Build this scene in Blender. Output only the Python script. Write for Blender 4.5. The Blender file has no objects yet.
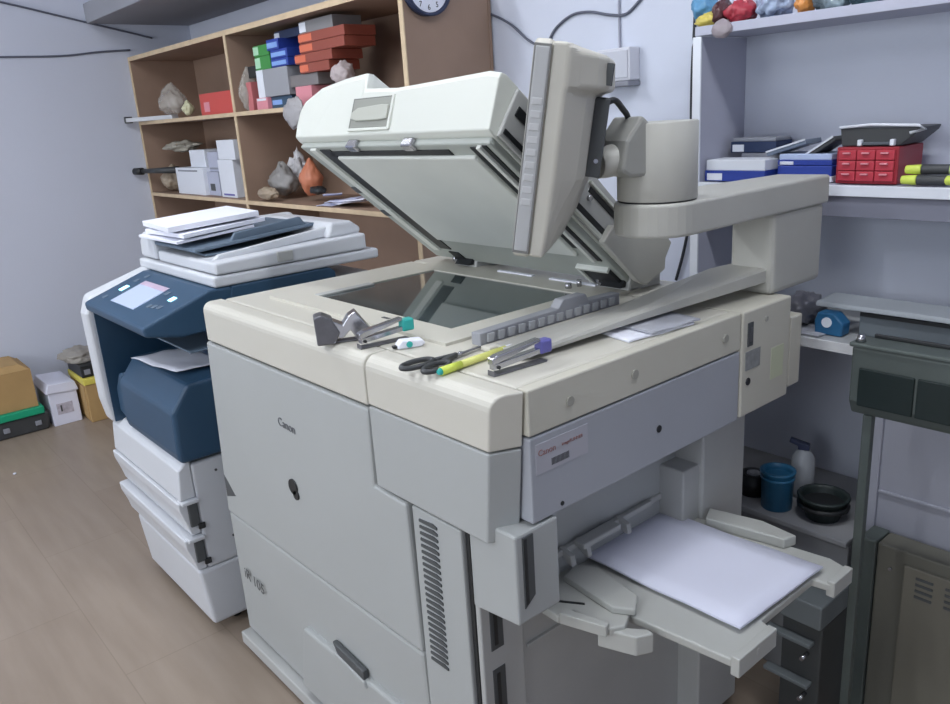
import bpy, bmesh, math, random
from mathutils import Vector, Matrix, noise
random.seed(7)
SC = bpy.context.scene
COL = SC.collection
PI = math.pi

# ------------------------------------------------------------------ camera
F_PX = 798.0
def cam_axes(pitch=16.584, roll=-3.7, az=50.28):
    p, a, r = math.radians(pitch), math.radians(az), math.radians(roll)
    fwd = Vector((-math.sin(a)*math.cos(p), math.cos(a)*math.cos(p), -math.sin(p)))
    right = Vector((math.cos(a), math.sin(a), 0)); up = right.cross(fwd)
    return fwd, right*math.cos(r)+up*math.sin(r), -right*math.sin(r)+up*math.cos(r)
FW, RT, UP = cam_axes()
CAM = Vector((0, 0, 1.46))
def P(u, v, ax, val):
    """point of the world plane ax = val seen at a spot of the photograph (used to survey the room)"""
    r = FW + RT*((u-475)/F_PX) + UP*((352-v)/F_PX)
    i = 'xyz'.index(ax)
    return CAM + r*((val-CAM[i])/r[i])

# ------------------------------------------------------------------ materials
MATS = {}
def mat(name, col, rough=.5, metal=0, spec=.5, var=0.0, scale=8, bump=0.0, bscale=60, alpha=1, trans=0, emit=None, estr=1, coat=0):
    if name in MATS: return MATS[name]
    m = bpy.data.materials.new(name); m.use_nodes = True
    nt = m.node_tree; b = nt.nodes['Principled BSDF']
    b.inputs['Base Color'].default_value = (*col, 1)
    b.inputs['Roughness'].default_value = rough
    b.inputs['Metallic'].default_value = metal
    b.inputs['Specular IOR Level'].default_value = spec
    b.inputs['Alpha'].default_value = alpha
    b.inputs['Transmission Weight'].default_value = trans
    b.inputs['Coat Weight'].default_value = coat
    if emit:
        b.inputs['Emission Color'].default_value = (*emit, 1); b.inputs['Emission Strength'].default_value = estr
    tc = nt.nodes.new('ShaderNodeTexCoord')
    if var:
        n = nt.nodes.new('ShaderNodeTexNoise'); n.inputs['Scale'].default_value = scale; n.inputs['Detail'].default_value = 4
        nt.links.new(tc.outputs['Object'], n.inputs['Vector'])
        r = nt.nodes.new('ShaderNodeValToRGB')
        r.color_ramp.elements[0].position = .3; r.color_ramp.elements[1].position = .7
        r.color_ramp.elements[0].color = (*[c*(1-var) for c in col], 1)
        r.color_ramp.elements[1].color = (*[min(1, c*(1+var)) for c in col], 1)
        nt.links.new(n.outputs['Fac'], r.inputs['Fac']); nt.links.new(r.outputs['Color'], b.inputs['Base Color'])
    if bump:
        n = nt.nodes.new('ShaderNodeTexNoise'); n.inputs['Scale'].default_value = bscale
        nt.links.new(tc.outputs['Object'], n.inputs['Vector'])
        k = nt.nodes.new('ShaderNodeBump'); k.inputs['Strength'].default_value = bump; k.inputs['Distance'].default_value = .01
        nt.links.new(n.outputs['Fac'], k.inputs['Height']); nt.links.new(k.outputs['Normal'], b.inputs['Normal'])
    MATS[name] = m
    return m

def s(r, g, b):       # sRGB 0-255 to linear
    f = lambda c: (c/255/12.92) if c/255 <= .04045 else ((c/255+.055)/1.055)**2.4
    return (f(r), f(g), f(b))

CREAM = mat('cream_plastic', s(201, 198, 187), .42, var=.03, scale=3)
CREAM2 = mat('aged_cream_plastic', s(196, 193, 180), .5, var=.04, scale=4)
LIDW = mat('lid_white_plastic', s(210, 213, 205), .45, var=.02, scale=3)
DOOR = mat('door_grey_plastic', s(168, 171, 170), .5, var=.03, scale=2)
SIDE = mat('side_grey_plastic', s(164, 167, 174), .5, var=.04, scale=3)
FRAMEG = mat('frame_grey_plastic', s(176, 177, 175), .5, var=.05, scale=5)
ARMG = mat('arm_grey_plastic', s(178, 177, 170), .5, var=.03, scale=5)
ARMD = mat('arm_dark_grey_plastic', s(150, 150, 145), .5, var=.03, scale=5)
MONG = mat('monitor_grey_plastic', s(186, 183, 173), .45, var=.03, scale=5)
LIDG = mat('lid_underside_grey', s(172, 177, 171), .5, var=.05, scale=7)
TRAYG = mat('tray_grey_plastic', s(178, 179, 174), .5, var=.04, scale=6)
PADW = mat('platen_pad_white', s(214, 217, 211), .6, var=.04, scale=5)
BLACK = mat('black_plastic', s(34, 36, 38), .45)
DARKG = mat('dark_grey_plastic', s(75, 78, 80), .5)
SCREEN = mat('black_screen', s(18, 20, 24), .12)
METAL = mat('steel', s(190, 190, 195), .25, metal=1)
METALD = mat('dull_steel', s(120, 120, 125), .4, metal=.8, var=.15, scale=30)
XWHITE = mat('printer_white_plastic', s(203, 206, 211), .4, var=.02, scale=3)
XBLUE = mat('printer_blue_plastic', s(42, 72, 98), .42, var=.05, scale=5)
XBLUED = mat('printer_dark_blue_plastic', s(32, 56, 80), .45)
XTRAY = mat('printer_tray_blue_grey', s(92, 108, 124), .45, var=.05)
PAPER = mat('white_paper', s(232, 234, 244), .7)
PAPERL = mat('lavender_white_paper', s(222, 224, 240), .7)
WOOD = mat('brown_plywood', s(152, 127, 110), .65, var=.13, scale=2.5)
WOODE = mat('pale_wood_edge', s(205, 183, 152), .6, var=.08, scale=20)
WHITEB = mat('white_board', s(222, 226, 234), .5)
CARTON = mat('brown_cardboard', s(176, 144, 96), .8, var=.08, scale=6)
GREENP = mat('green_plastic', s(20, 160, 118), .45)
YELLOWP = mat('yellow_tape', s(222, 208, 96), .5)
CHAR = mat('charcoal_plastic', s(62, 64, 66), .5)
RED = mat('red_plastic', s(184, 58, 72), .4)
REDD = mat('dark_red_plastic', s(150, 34, 48), .45)
BLUEC = mat('blue_card', s(38, 62, 150), .5)
BLUEL = mat('light_blue_card', s(130, 165, 220), .5)
GREYC = mat('grey_card', s(140, 143, 152), .6)
GREENC = mat('green_card', s(62, 140, 66), .5)
ORANGE = mat('orange_card', s(212, 112, 82), .5)
PINK = mat('pink_card', s(214, 140, 150), .5)
TEAL = mat('teal_plastic', s(50, 175, 168), .4)
PURPLE = mat('purple_plastic', s(98, 96, 165), .4)
LIME = mat('lime_plastic', s(205, 220, 90), .4)
STANDG = mat('stand_grey_green_metal', s(84, 92, 89), .5, metal=.2, var=.1, scale=10)
STANDD = mat('stand_dark_green_panel', s(16, 32, 31), .4)
CABM = mat('cabinet_beige_grey_metal', s(100, 99, 90), .6, var=.08, scale=3)
BENCH = mat('bench_grey', s(135, 136, 138), .7, var=.06, scale=5)
CUPB = mat('blue_cup_plastic', s(48, 110, 148), .35)
BASKET = mat('dark_basket_plastic', s(38, 48, 48), .5)
GLASS = mat('platen_glass', s(66, 78, 80), .06, coat=.6)
BAG = mat('clear_plastic_bag', s(214, 210, 202), .2, alpha=.38, bump=.3, bscale=40)
BAGG = mat('grey_plastic_bag', s(120, 120, 128), .3, bump=.4, bscale=30)
BAGT = mat('tan_plastic_bag', s(176, 160, 140), .4, alpha=.85, bump=.4, bscale=30)
WALLM = mat('wall_paint', s(203, 208, 222), .8, var=.02, scale=1.5, bump=.05, bscale=120)
CEILM = mat('ceiling_paint', s(200, 202, 212), .85, var=.03, scale=2)
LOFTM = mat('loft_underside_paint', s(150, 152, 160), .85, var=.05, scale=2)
CABLE = mat('grey_cable', s(90, 94, 108), .5)
CABLEB = mat('black_cable', s(40, 42, 48), .5)
TUBE = mat('lamp_tube', (1, 1, 1), .5, emit=(.93, .96, 1.0), estr=22)

def floor_mat():
    m = bpy.data.materials.new('vinyl_floor'); m.use_nodes = True; nt = m.node_tree; b = nt.nodes['Principled BSDF']
    b.inputs['Roughness'].default_value = .38
    tc = nt.nodes.new('ShaderNodeTexCoord'); mp = nt.nodes.new('ShaderNodeMapping')
    mp.inputs['Rotation'].default_value = (0, 0, 0)
    nt.links.new(tc.outputs['Object'], mp.inputs['Vector'])
    br = nt.nodes.new('ShaderNodeTexBrick'); br.inputs['Scale'].default_value = 1
    br.inputs['Brick Width'].default_value = .9; br.inputs['Row Height'].default_value = .30; br.inputs['Mortar Size'].default_value = .0018
    br.inputs['Color1'].default_value = (*s(152, 138, 124), 1); br.inputs['Color2'].default_value = (*s(144, 129, 115), 1)
    br.inputs['Mortar'].default_value = (*s(140, 126, 112), 1); br.inputs['Bias'].default_value = -.2
    nt.links.new(mp.outputs['Vector'], br.inputs['Vector'])
    mp2 = nt.nodes.new('ShaderNodeMapping'); mp2.inputs['Scale'].default_value = (1.2, 9, 1)
    nt.links.new(tc.outputs['Object'], mp2.inputs['Vector'])
    n = nt.nodes.new('ShaderNodeTexNoise'); n.inputs['Scale'].default_value = 2.2; n.inputs['Detail'].default_value = 6
    nt.links.new(mp2.outputs['Vector'], n.inputs['Vector'])
    mx = nt.nodes.new('ShaderNodeMixRGB'); mx.blend_type = 'MULTIPLY'; mx.inputs['Fac'].default_value = .35
    r = nt.nodes.new('ShaderNodeValToRGB'); r.color_ramp.elements[0].color = (.62, .58, .54, 1); r.color_ramp.elements[1].color = (1, 1, 1, 1)
    r.color_ramp.elements[0].position = .3; r.color_ramp.elements[1].position = .65
    nt.links.new(n.outputs['Fac'], r.inputs['Fac'])
    nt.links.new(br.outputs['Color'], mx.inputs[1]); nt.links.new(r.outputs['Color'], mx.inputs[2])
    nt.links.new(mx.outputs['Color'], b.inputs['Base Color'])
    return m
FLOOR = floor_mat()

# ------------------------------------------------------------------ mesh builder
class MB:
    def __init__(self, M=None):
        self.bm = bmesh.new(); self.M = M or Matrix.Identity(4)
    def v(self, p): return self.bm.verts.new(self.M @ Vector(p))
    def face(self, vs, smooth=False):
        try:
            f = self.bm.faces.new(vs); f.smooth = smooth; return f
        except ValueError: return None
    def box(self, x0, x1, y0, y1, z0, z1):
        x0, x1 = sorted((x0, x1)); y0, y1 = sorted((y0, y1)); z0, z1 = sorted((z0, z1))
        c = [self.v((x, y, z)) for x in (x0, x1) for y in (y0, y1) for z in (z0, z1)]
        for q in ((0,1,3,2),(4,6,7,5),(0,4,5,1),(2,3,7,6),(0,2,6,4),(1,5,7,3)): self.face([c[i] for i in q])
        return self
    def loft(self, rings, smooth=False, caps=True, closed=True):
        R = [[self.v(p) for p in ring] for ring in rings]
        n = len(R[0])
        for a, b in zip(R, R[1:]):
            for i in range(n if closed else n-1):
                j = (i+1) % n
                self.face([a[i], a[j], b[j], b[i]], smooth)
        if caps:
            self.face(list(reversed(R[0]))); self.face(R[-1])
        return self
    def prism(self, poly, ax, a, b):
        """poly: 2-D points in the two other axes (in xyz order); extruded along ax from a to b"""
        def mk(p, t):
            if ax == 'x': return (t, p[0], p[1])
            if ax == 'y': return (p[0], t, p[1])
            return (p[0], p[1], t)
        return self.loft([[mk(p, a) for p in poly], [mk(p, b) for p in poly]])
    def cyl(self, p0, p1, r0, r1=None, n=20, caps=True, smooth=True):
        r1 = r0 if r1 is None else r1
        p0, p1 = Vector(p0), Vector(p1); d = (p1-p0).normalized()
        a = d.orthogonal().normalized(); b = d.cross(a)
        ring = lambda c, r: [c + a*r*math.cos(2*PI*i/n) + b*r*math.sin(2*PI*i/n) for i in range(n)]
        return self.loft([ring(p0, r0), ring(p1, r1)], smooth, caps)
    def lathe(self, prof, c=(0, 0, 0), n=28, smooth=True):
        rings = [[(c[0]+r*math.cos(2*PI*i/n), c[1]+r*math.sin(2*PI*i/n), c[2]+z) for i in range(n)] for r, z in prof]
        return self.loft(rings, smooth)
    def tube(self, pts, r, n=8):
        pts = [Vector(p) for p in pts]; rings = []
        up = Vector((0, 0, 1))
        for i, p in enumerate(pts):
            d = (pts[min(i+1, len(pts)-1)] - pts[max(i-1, 0)]).normalized()
            a = d.cross(up)
            if a.length < .05: a = d.cross(Vector((1, 0, 0)))
            a.normalize(); b = d.cross(a)
            rings.append([p + a*r*math.cos(2*PI*k/n) + b*r*math.sin(2*PI*k/n) for k in range(n)])
        return self.loft(rings, True)
    def blob(self, c, r, seed=0, amp=.25, flat_z=None, n=4, pear=0):
        t = bmesh.new(); bmesh.ops.create_icosphere(t, subdivisions=n, radius=1)
        m = {}
        for v in t.verts:
            k = v.co.normalized()
            fold = abs(noise.noise(k*3.3+Vector((seed*1.3, seed, 0))))+.6*abs(noise.noise(k*7.5+Vector((seed, 0, seed*2))))
            w = 1 - amp*.45*fold + amp*(noise.noise(k*1.7+Vector((seed*3.1, 0, 0))) + .6*noise.noise(k*4+Vector((0, seed*2.3, 0))) + .35*noise.noise(k*9+Vector((0, 0, seed))))
            q = 1 - pear*max(0, k.z)**1.3 + pear*.5*max(0, k.z-.93)/.07
            p = Vector((c[0]+k.x*w*r[0]*q, c[1]+k.y*w*r[1]*q, c[2]+k.z*w*r[2]*(1+pear*.25*max(0, k.z)**3)))
            if flat_z is not None: p.z = max(p.z, flat_z)
            m[v.index] = self.v(p)
        for f in t.faces: self.face([m[v.index] for v in f.verts], True)
        t.free(); return self

WLOC = {}
def finish(name, mb, m, parent=None, bevel=0, seg=2, smooth=False, loc=None):
    bm = mb.bm if isinstance(mb, MB) else mb
    bmesh.ops.recalc_face_normals(bm, faces=bm.faces[:])
    xs = [v.co for v in bm.verts]
    lo = Vector([min(c[i] for c in xs) for i in range(3)]); hi = Vector([max(c[i] for c in xs) for i in range(3)])
    c = Vector(((lo.x+hi.x)/2, (lo.y+hi.y)/2, lo.z)) if loc is None else Vector(loc)
    for v in bm.verts: v.co -= c
    me = bpy.data.meshes.new(name); bm.to_mesh(me); bm.free()
    if smooth:
        for p in me.polygons: p.use_smooth = True
    me.materials.append(m)
    o = bpy.data.objects.new(name, me); COL.objects.link(o)
    WLOC[o.name] = c
    if parent is not None:
        o.parent = parent; o.location = c - WLOC[parent.name]
    else: o.location = c
    if bevel:
        b = o.modifiers.new('bevel', 'BEVEL'); b.width = bevel; b.segments = seg; b.limit_method = 'ANGLE'; b.angle_limit = math.radians(35)
    return o
def tag(o, label, cat, group=None, kind=None):
    o['label'] = label; o['category'] = cat
    if group: o['group'] = group
    if kind: o['kind'] = kind
    return o
def thing(name, label, cat, loc, group=None):
    o = bpy.data.objects.new(name, None); COL.objects.link(o); o.location = loc; o.empty_display_size = .05
    WLOC[o.name] = Vector(loc)
    return tag(o, label, cat, group)
def struct(name, mb, m, bevel=0, label=None):
    o = finish(name, mb, m, None, bevel); o['kind'] = 'structure'
    if label: o['label'] = label
    return o
def text(name, body, size, m, parent, loc, rot, extrude=.0004):
    c = bpy.data.curves.new(name, 'FONT'); c.body = body; c.size = size; c.extrude = extrude; c.align_x = 'LEFT'
    o = bpy.data.objects.new(name, c); COL.objects.link(o)
    dg = bpy.context.evaluated_depsgraph_get(); me = bpy.data.meshes.new_from_object(o.evaluated_get(dg))
    bpy.data.objects.remove(o); me.materials.clear(); me.materials.append(m)
    o = bpy.data.objects.new(name, me); COL.objects.link(o)
    o.parent = parent; o.location = Vector(loc)-WLOC[parent.name]; o.rotation_euler = rot; WLOC[o.name] = Vector(loc)
    return o
def smooth_pts(pts, n=6):
    out = []
    for i in range(len(pts)-1):
        p0, p1, p2, p3 = pts[max(i-1, 0)], pts[i], pts[i+1], pts[min(i+2, len(pts)-1)]
        for k in range(n):
            t = k/n
            out.append(.5*((2*p1)+(-p0+p2)*t+(2*p0-5*p1+4*p2-p3)*t*t+(-p0+3*p1-3*p2+p3)*t**3))
    out.append(pts[-1]); return out
def rotm(cx, cy, deg, z=0):
    return Matrix.Translation((cx, cy, z)) @ Matrix.Rotation(math.radians(deg), 4, 'Z')

# ------------------------------------------------------------------ the room
XL, YB, XR, YF, ZC = -4.9, 2.05, 2.4, -3.0, 2.85
struct('floor', MB().box(XL-.1, XR+.1, YF-.1, YB+.1, -.05, 0), FLOOR)
struct('ceiling', MB().box(XL-.1, XR+.1, YF-.1, YB+.1, ZC, ZC+.05), CEILM)
struct('wall_left', MB().box(XL-.1, XL, YF, YB, 0, ZC), WALLM)
struct('wall_back', MB().box(XL, XR, YB, YB+.1, 0, ZC), WALLM)
wr = MB(); wr.box(XR, XR+.1, YF, -1.4, 0, ZC); wr.box(XR, XR+.1, -.4, YB, 0, ZC); wr.box(XR, XR+.1, -1.4, -.4, 2.05, ZC)
struct('wall_right', wr, WALLM)
wr = MB(); wr.box(XR-.02, XR+.11, -1.45, -1.4, 0, 2.1); wr.box(XR-.02, XR+.11, -.4, -.35, 0, 2.1); wr.box(XR-.02, XR+.11, -1.4, -.4, 2.05, 2.1)
struct('added_doorway', wr, WHITEB, .003)  # unseen doorway, added so fill light reaches the wall under the counter
wx0, wx1, wz0, wz1 = -4.5, -2.2, .95, 2.45
wf = MB(); wf.box(XL, wx0, YF-.1, YF, 0, ZC); wf.box(wx1, -.9, YF-.1, YF, 0, ZC); wf.box(.7, XR, YF-.1, YF, 0, ZC); wf.box(-.9, .7, YF-.1, YF, 0, 1.3); wf.box(-.9, .7, YF-.1, YF, 2.4, ZC); wf.box(wx0, wx1, YF-.1, YF, 0, wz0); wf.box(wx0, wx1, YF-.1, YF, wz1, ZC)
struct('wall_front', wf, WALLM)
wf = MB()
for b in ((wx0, wx0+.05, wz0, wz1), (wx1-.05, wx1, wz0, wz1), (wx0+.05, wx1-.05, wz0, wz0+.05), (wx0+.05, wx1-.05, wz1-.05, wz1), ((wx0+wx1)/2-.025, (wx0+wx1)/2+.025, wz0+.05, wz1-.05)): wf.box(b[0], b[1], YF-.07, YF-.03, b[2], b[3])
struct('window_1', wf, WHITEB, .003)
wf = MB()
for b in ((-.9, -.85, 1.3, 2.4), (.65, .7, 1.3, 2.4), (-.85, .65, 1.3, 1.35), (-.85, .65, 2.35, 2.4)): wf.box(b[0], b[1], YF-.07, YF-.03, b[2], b[3])
struct('added_window', wf, WHITEB, .003)  # unseen window, added to brighten the wall behind the shelves
l = bpy.data.lights.new('unseen_daylight', 'AREA'); l.shape = 'RECTANGLE'; l.size = 1.6; l.size_y = 1.1; l.energy = 42; l.color = (.88, .94, 1)  # area light of the added unseen window
o = bpy.data.objects.new('unseen_daylight', l); COL.objects.link(o); o.location = (-.1, YF-.12, 1.85); o.rotation_euler = (PI/2, 0, 0)
l = bpy.data.lights.new('unseen_daylight', 'AREA'); l.shape = 'RECTANGLE'; l.size = wx1-wx0; l.size_y = wz1-wz0; l.energy = 78; l.color = (.90, .95, 1)
o = bpy.data.objects.new('unseen_daylight', l); COL.objects.link(o); o.location = ((wx0+wx1)/2, YF-.12, (wz0+wz1)/2); o.rotation_euler = (PI/2, 0, 0)
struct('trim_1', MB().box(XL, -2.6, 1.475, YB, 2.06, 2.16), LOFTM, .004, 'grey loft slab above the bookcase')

# lamps out of the picture: fluorescent battens on the ceiling
def batten(x, y, rz, power, label):
    t = thing('tube_light', label, 'lamp', (x, y, ZC-.09))
    M = rotm(x, y, rz)
    finish('fixture', MB(M).box(-.6, .6, -.04, .04, ZC-.05, ZC), WHITEB, t, .004)
    finish('tube', MB(M).cyl((-.58, 0, ZC-.075), (.58, 0, ZC-.075), .014, n=14), TUBE, t)
    l = bpy.data.lights.new('tube_glow', 'AREA'); l.shape = 'RECTANGLE'; l.size = 1.15; l.size_y = .12; l.energy = power; l.color = (.93, .96, 1)
    o = bpy.data.objects.new('tube_glow', l); COL.objects.link(o); o.location = (x, y, ZC-.10); o.rotation_euler = (0, 0, math.radians(rz))
batten(-2.7, .2, 90, 28, 'white fluorescent batten on the ceiling nearer the left wall')
batten(-.9, -1.2, 90, 20, 'white fluorescent batten on the ceiling behind the camera')
batten(-.5, 1.0, 0, 17, 'white fluorescent batten on the ceiling nearer the wall shelves')

# ------------------------------------------------------------------ photocopier
XS, XF0, YF0 = -.835, -1.955, .736
cp = thing('photocopier', 'large cream and grey floor-standing photocopier with its scanner lid open', 'photocopier', (-1.42, 1.15, 0))
finish('cabinet', MB().prism([(-2.0, .02), (-.955, .02), (-.955, .81), (-1.0, .815), (-1.0, .93), (-1.95, .93)], 'y', .765, 1.56), DOOR, cp, .004)
door = finish('front_door', MB().loft([
    [(-1.958, YF0+.02, .946), (-1.21, YF0+.02, .946), (-1.215, YF0+.02, .786), (-1.112, YF0+.02, .782), (-1.104, YF0+.02, .465), (-2.0, YF0+.02, .45)],
    [(-1.958, YF0, .946), (-1.21, YF0, .946), (-1.215, YF0, .786), (-1.112, YF0, .782), (-1.104, YF0, .465), (-2.0, YF0, .45)]]), DOOR, cp, .006)
finish('lower_door', MB().loft([
    [(-2.0, YF0+.028, .452), (-1.104, YF0+.028, .466), (-1.104, YF0+.028, .05), (-2.02, YF0+.028, .06)],
    [(-2.0, YF0+.002, .448), (-1.104, YF0+.002, .462), (-1.104, YF0+.012, .05), (-2.02, YF0+.012, .06)]]), DOOR, cp, .008)
dr = finish('paper_drawer', MB().prism([(-1.608, .272), (-1.11, .285), (-1.11, .075), (-1.66, .075)], 'y', YF0-.008, YF0+.03), DOOR, cp, .006)
dr['label'] = 'raised grey drawer front low on the copier'
finish('handle_recess', MB().prism([(-1.46, .312), (-1.33, .300), (-1.33, .272), (-1.44, .285)], 'y', YF0-.010, YF0+.004), DARKG, dr, .003)
finish('handle_lip', MB().prism([(-1.455, .290), (-1.325, .277), (-1.32, .262), (-1.45, .276)], 'y', YF0-.014, YF0+.004), DOOR, dr, .003)
finish('plinth', MB().box(-2.03, -.96, YF0-.01, 1.5, .012, .05), FRAMEG, cp, .004)
text('logo', 'Canon', .030, mat('logo_grey', s(96, 98, 104), .4), door, (-1.600, YF0-.0012, .812), (PI/2, math.radians(2), 0))
mb = MB(); mb.cyl((-1.566, YF0-.004, .668), (-1.566, YF0+.004, .668), .019, n=20); mb.cyl((-1.556, YF0-.004, .650), (-1.556, YF0+.004, .650), .012, n=16)
finish('door_badge', mb, BLACK, door)
text('model_mark', 'iR 105', .046, DARKG, cp, (-1.955, YF0+.0005, .262), (PI/2, math.radians(4), 0))
finish('side_mark', MB().prism([(-1.985, .565), (-1.925, .520), (-1.985, .500)], 'y', YF0-.0005, YF0+.002), DARKG, door)
# vent strip beside the door
vs = finish('vent_strip', MB().prism([(-1.10, .784), (-.960, .784), (-.957, .06), (-1.10, .06)], 'y', YF0+.004, YF0+.03), DOOR, cp, .003)
for k in range(24):
    z = .765 - k*.0128
    finish('louver', MB().prism([(-1.078, z), (-1.038, z+.004), (-1.026, z+.001), (-1.026, z-.004), (-1.078, z-.005)], 'y', YF0+.0015, YF0+.012), DARKG, vs)
finish('seam', MB().box(-.957, -.948, YF0+.012, YF0+.03, .03, .80), BLACK, cp)
# side column with two recesses
sc_ = finish('side_column', MB().box(-.948, -.935, YF0+.014, .85, .03, .66), FRAMEG, cp, .003)
for z0, z1 in ((.54, .625), (.36, .50)):
    finish('grip_recess', MB().box(-.936, -.9335, .77, .80, z0, z1), DARKG, sc_, .001)
    finish('grip_slot', MB().box(-.9345, -.9325, .778, .786, z0+.01, z1-.01), BLACK, sc_)
finish('lower_side_panel', MB().box(-.955, -.942, .852, 1.45, .03, .575), FRAMEG, cp, .004)
finish('lower_side_rib', MB().box(-.944, -.936, .86, 1.30, .500, .506), FRAMEG, cp, .001)
# front cap in cream and grey, rounded towards the front
def cap_profile(z0, z1, y1, r=.022):
    pts = [(y1, z0), (YF0, z0), (YF0, z1-r)]
    for i in range(1, 6):
        a = i/5*PI/2
        pts.append((YF0+r-r*math.cos(a), z1-r+r*math.sin(a)))
    pts.append((y1, z1)); return pts
finish('front_cap', MB().prism(cap_profile(.952, 1.05, .790), 'x', XF0+.01, -1.209), CREAM, cp, .004)
def shear_cap(name, z0, z1, m, r, parent):
    mb = MB(); pr = cap_profile(z0, z1, .788, r)
    ring = lambda x, dx: [(x - (dx*(1-(p[0]-YF0)/.052) + .10*(1.05-p[1]) if x > -1 else 0), p[0], p[1]) for p in pr]
    mb.loft([ring(-1.205, 0), ring(-.838, .022)])
    return finish(name, mb, m, parent, .003)
shear_cap('control_cap', .956, 1.05, CREAM, .026, cp)
shear_cap('grey_control_cover', .790, .953, DOOR, .004, cp)
# top deck
finish('top_deck', MB().box(XF0+.02, -.8605, .7915, 1.385, .985, 1.05), CREAM, cp, .006)
finish('rear_deck', MB().box(XF0+.02, -1.002, 1.388, 1.56, .95, 1.05), CREAM, cp, .006)
# side covers
finish('side_cover_band', MB().box(-.86, XS, .792, 1.385, .973, 1.050), CREAM2, cp, .003)
sd = finish('side_cover', MB().prism([(.792, .822), (1.385, .822), (1.385, .970), (.792, .970)], 'x', -1.0, XS), SIDE, cp, .003)
rb = finish('rear_side_cover', MB().box(-1.0, XS+.003, 1.388, 1.575, .826, 1.05), CREAM2, cp, .004)
finish('rear_box', MB().box(-1.9, XS+.001, 1.58, 1.63, .84, 1.0), CREAM2, cp, .004)
for y, z in ((.885, 1.008), (1.05, 1.010), (1.33, 1.010)):
    finish('screw_cap', MB().cyl((XS-.001, y, z), (XS+.003, y, z), .0085, n=16), mat('cap_grey', s(160, 158, 148), .5), cp)
for y, z in ((1.12, .886), (.86, .835)):
    finish('screw_hole', MB().cyl((XS-.001, y, z), (XS+.0015, y, z), .007 if z > .85 else .004, n=12), BLACK, cp)
finish('rear_socket', MB().box(XS+.001, XS+.005, 1.405, 1.425, .975, 1.025), DARKG, rb, .001)
finish('rear_socket_pin', MB().box(XS+.004, XS+.006, 1.411, 1.419, .985, 1.015), METALD, rb)
finish('rating_plate', MB().box(XS+.001, XS+.0042, 1.40, 1.455, .925, .965), mat('plate_grey', s(140, 142, 142), .5, var=.15, scale=80), rb)
finish('rear_plug', MB().cyl((XS+.001, 1.412, .900), (XS+.005, 1.412, .900), .008, n=14), BLACK, rb)
finish('rear_button', MB().cyl((XS+.001, 1.475, 1.02), (XS+.005, 1.475, 1.02), .006, n=14), mat('cap_grey', (0, 0, 0)), rb)
finish('rear_sticker', MB().box(XS+.001, XS+.0036, 1.50, 1.55, .88, .95), mat('pale_green_sticker', s(196, 200, 172), .6), rb)
lb = finish('side_label', MB().box(XS, XS+.0012, .803, .925, .905, .957), mat('label_white', s(176, 176, 184), .5), sd)
RUST = mat('label_rust', s(150, 112, 108), .5)
text('label_text', 'Canon', .015, RUST, lb, (XS+.0016, .808, .936), (PI/2, 0, PI/2))
text('label_text', 'imageRUNNER', .008, RUST, lb, (XS+.0016, .862, .938), (PI/2, 0, PI/2))
for k in range(14):
    finish('barcode_bar', MB().box(XS+.0012, XS+.0018, .838+k*.003, .8395+k*.003, .912, .924), DARKG, lb)
# front block of the exit bay with a slot
blk = finish('exit_block', MB().prism([(-.948, .640), (-.832, .655), (-.832, .818), (-.948, .818)], 'y', YF0+.012, .845), DOOR, cp, .004)
finish('block_slot', MB().prism([(.762, .812), (.786, .812), (.786, .700), (.762, .682)], 'x', -.834, -.8295), DARKG, blk, .001)
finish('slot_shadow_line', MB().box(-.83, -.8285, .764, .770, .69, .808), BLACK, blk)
finish('bay_back_panel', MB().box(-1.02, -.985, .845, 1.36, .56, .82), FRAMEG, cp, .003)
finish('bay_ledge', MB().box(-.985, -.950, .846, 1.30, .640, .655), FRAMEG, cp, .003)
finish('exit_roller_bar', MB().box(-.950, -.940, .90, 1.24, .646, .658), FRAMEG, cp, .002)
for y in (.965, 1.01, 1.13):
    finish('exit_finger', MB().prism([(-.950, .662), (-.920, .652), (-.915, .632), (-.925, .632), (-.950, .647)], 'y', y, y+.012), FRAMEG, cp, .002)
finish('exit_flap', MB().box(-.945, -.917, 1.0, 1.11, .652, .664), FRAMEG, cp, .003)
finish('rear_post', MB().box(-1.03, -.885, 1.34, 1.50, .05, .825), FRAMEG, cp, .005)
finish('rear_post_foot', MB().box(-1.02, -.895, 1.285, 1.345, .55, .72), FRAMEG, cp, .004)
finish('bay_floor', MB().box(-1.0, -.94, .846, 1.46, .555, .575), FRAMEG, cp, .003)

# glass and its surround
fr = MB(); gx0, gx1, gy0, gy1 = -1.738, -1.205, .944, 1.316
for a in ((gx0-.10, gx1+.075, gy0-.075, gy0), (gx0-.10, gx1+.075, gy1, gy1+.13), (gx0-.10, gx0, gy0, gy1), (gx1, gx1+.075, gy0, gy1)):
    fr.box(a[0], a[1], a[2], a[3], 1.049, 1.056)
finish('platen_frame', fr, CREAM, cp)
finish('platen_glass', MB().box(gx0, gx1, gy0, gy1, 1.046, 1.0535), GLASS, cp)
finish('size_guide', MB().box(gx0-.004, gx0+.022, gy0, gy0+.16, 1.0535, 1.058), FRAMEG, cp, .001)
for x0, x1 in ((-1.56, -1.43), (-1.37, -1.22)):
    finish('white_strip', MB().box(x0, x1, 1.390, 1.403, 1.056, 1.0600), PAPER, cp, .001)
for p in ((338, 326), (386, 318)):
    q = P(p[0], p[1], 'z', 1.056)
    finish('deck_slot', MB().box(q.x-.012, q.x+.012, q.y-.004, q.y+.004, 1.055, 1.0568), DARKG, cp)
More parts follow.
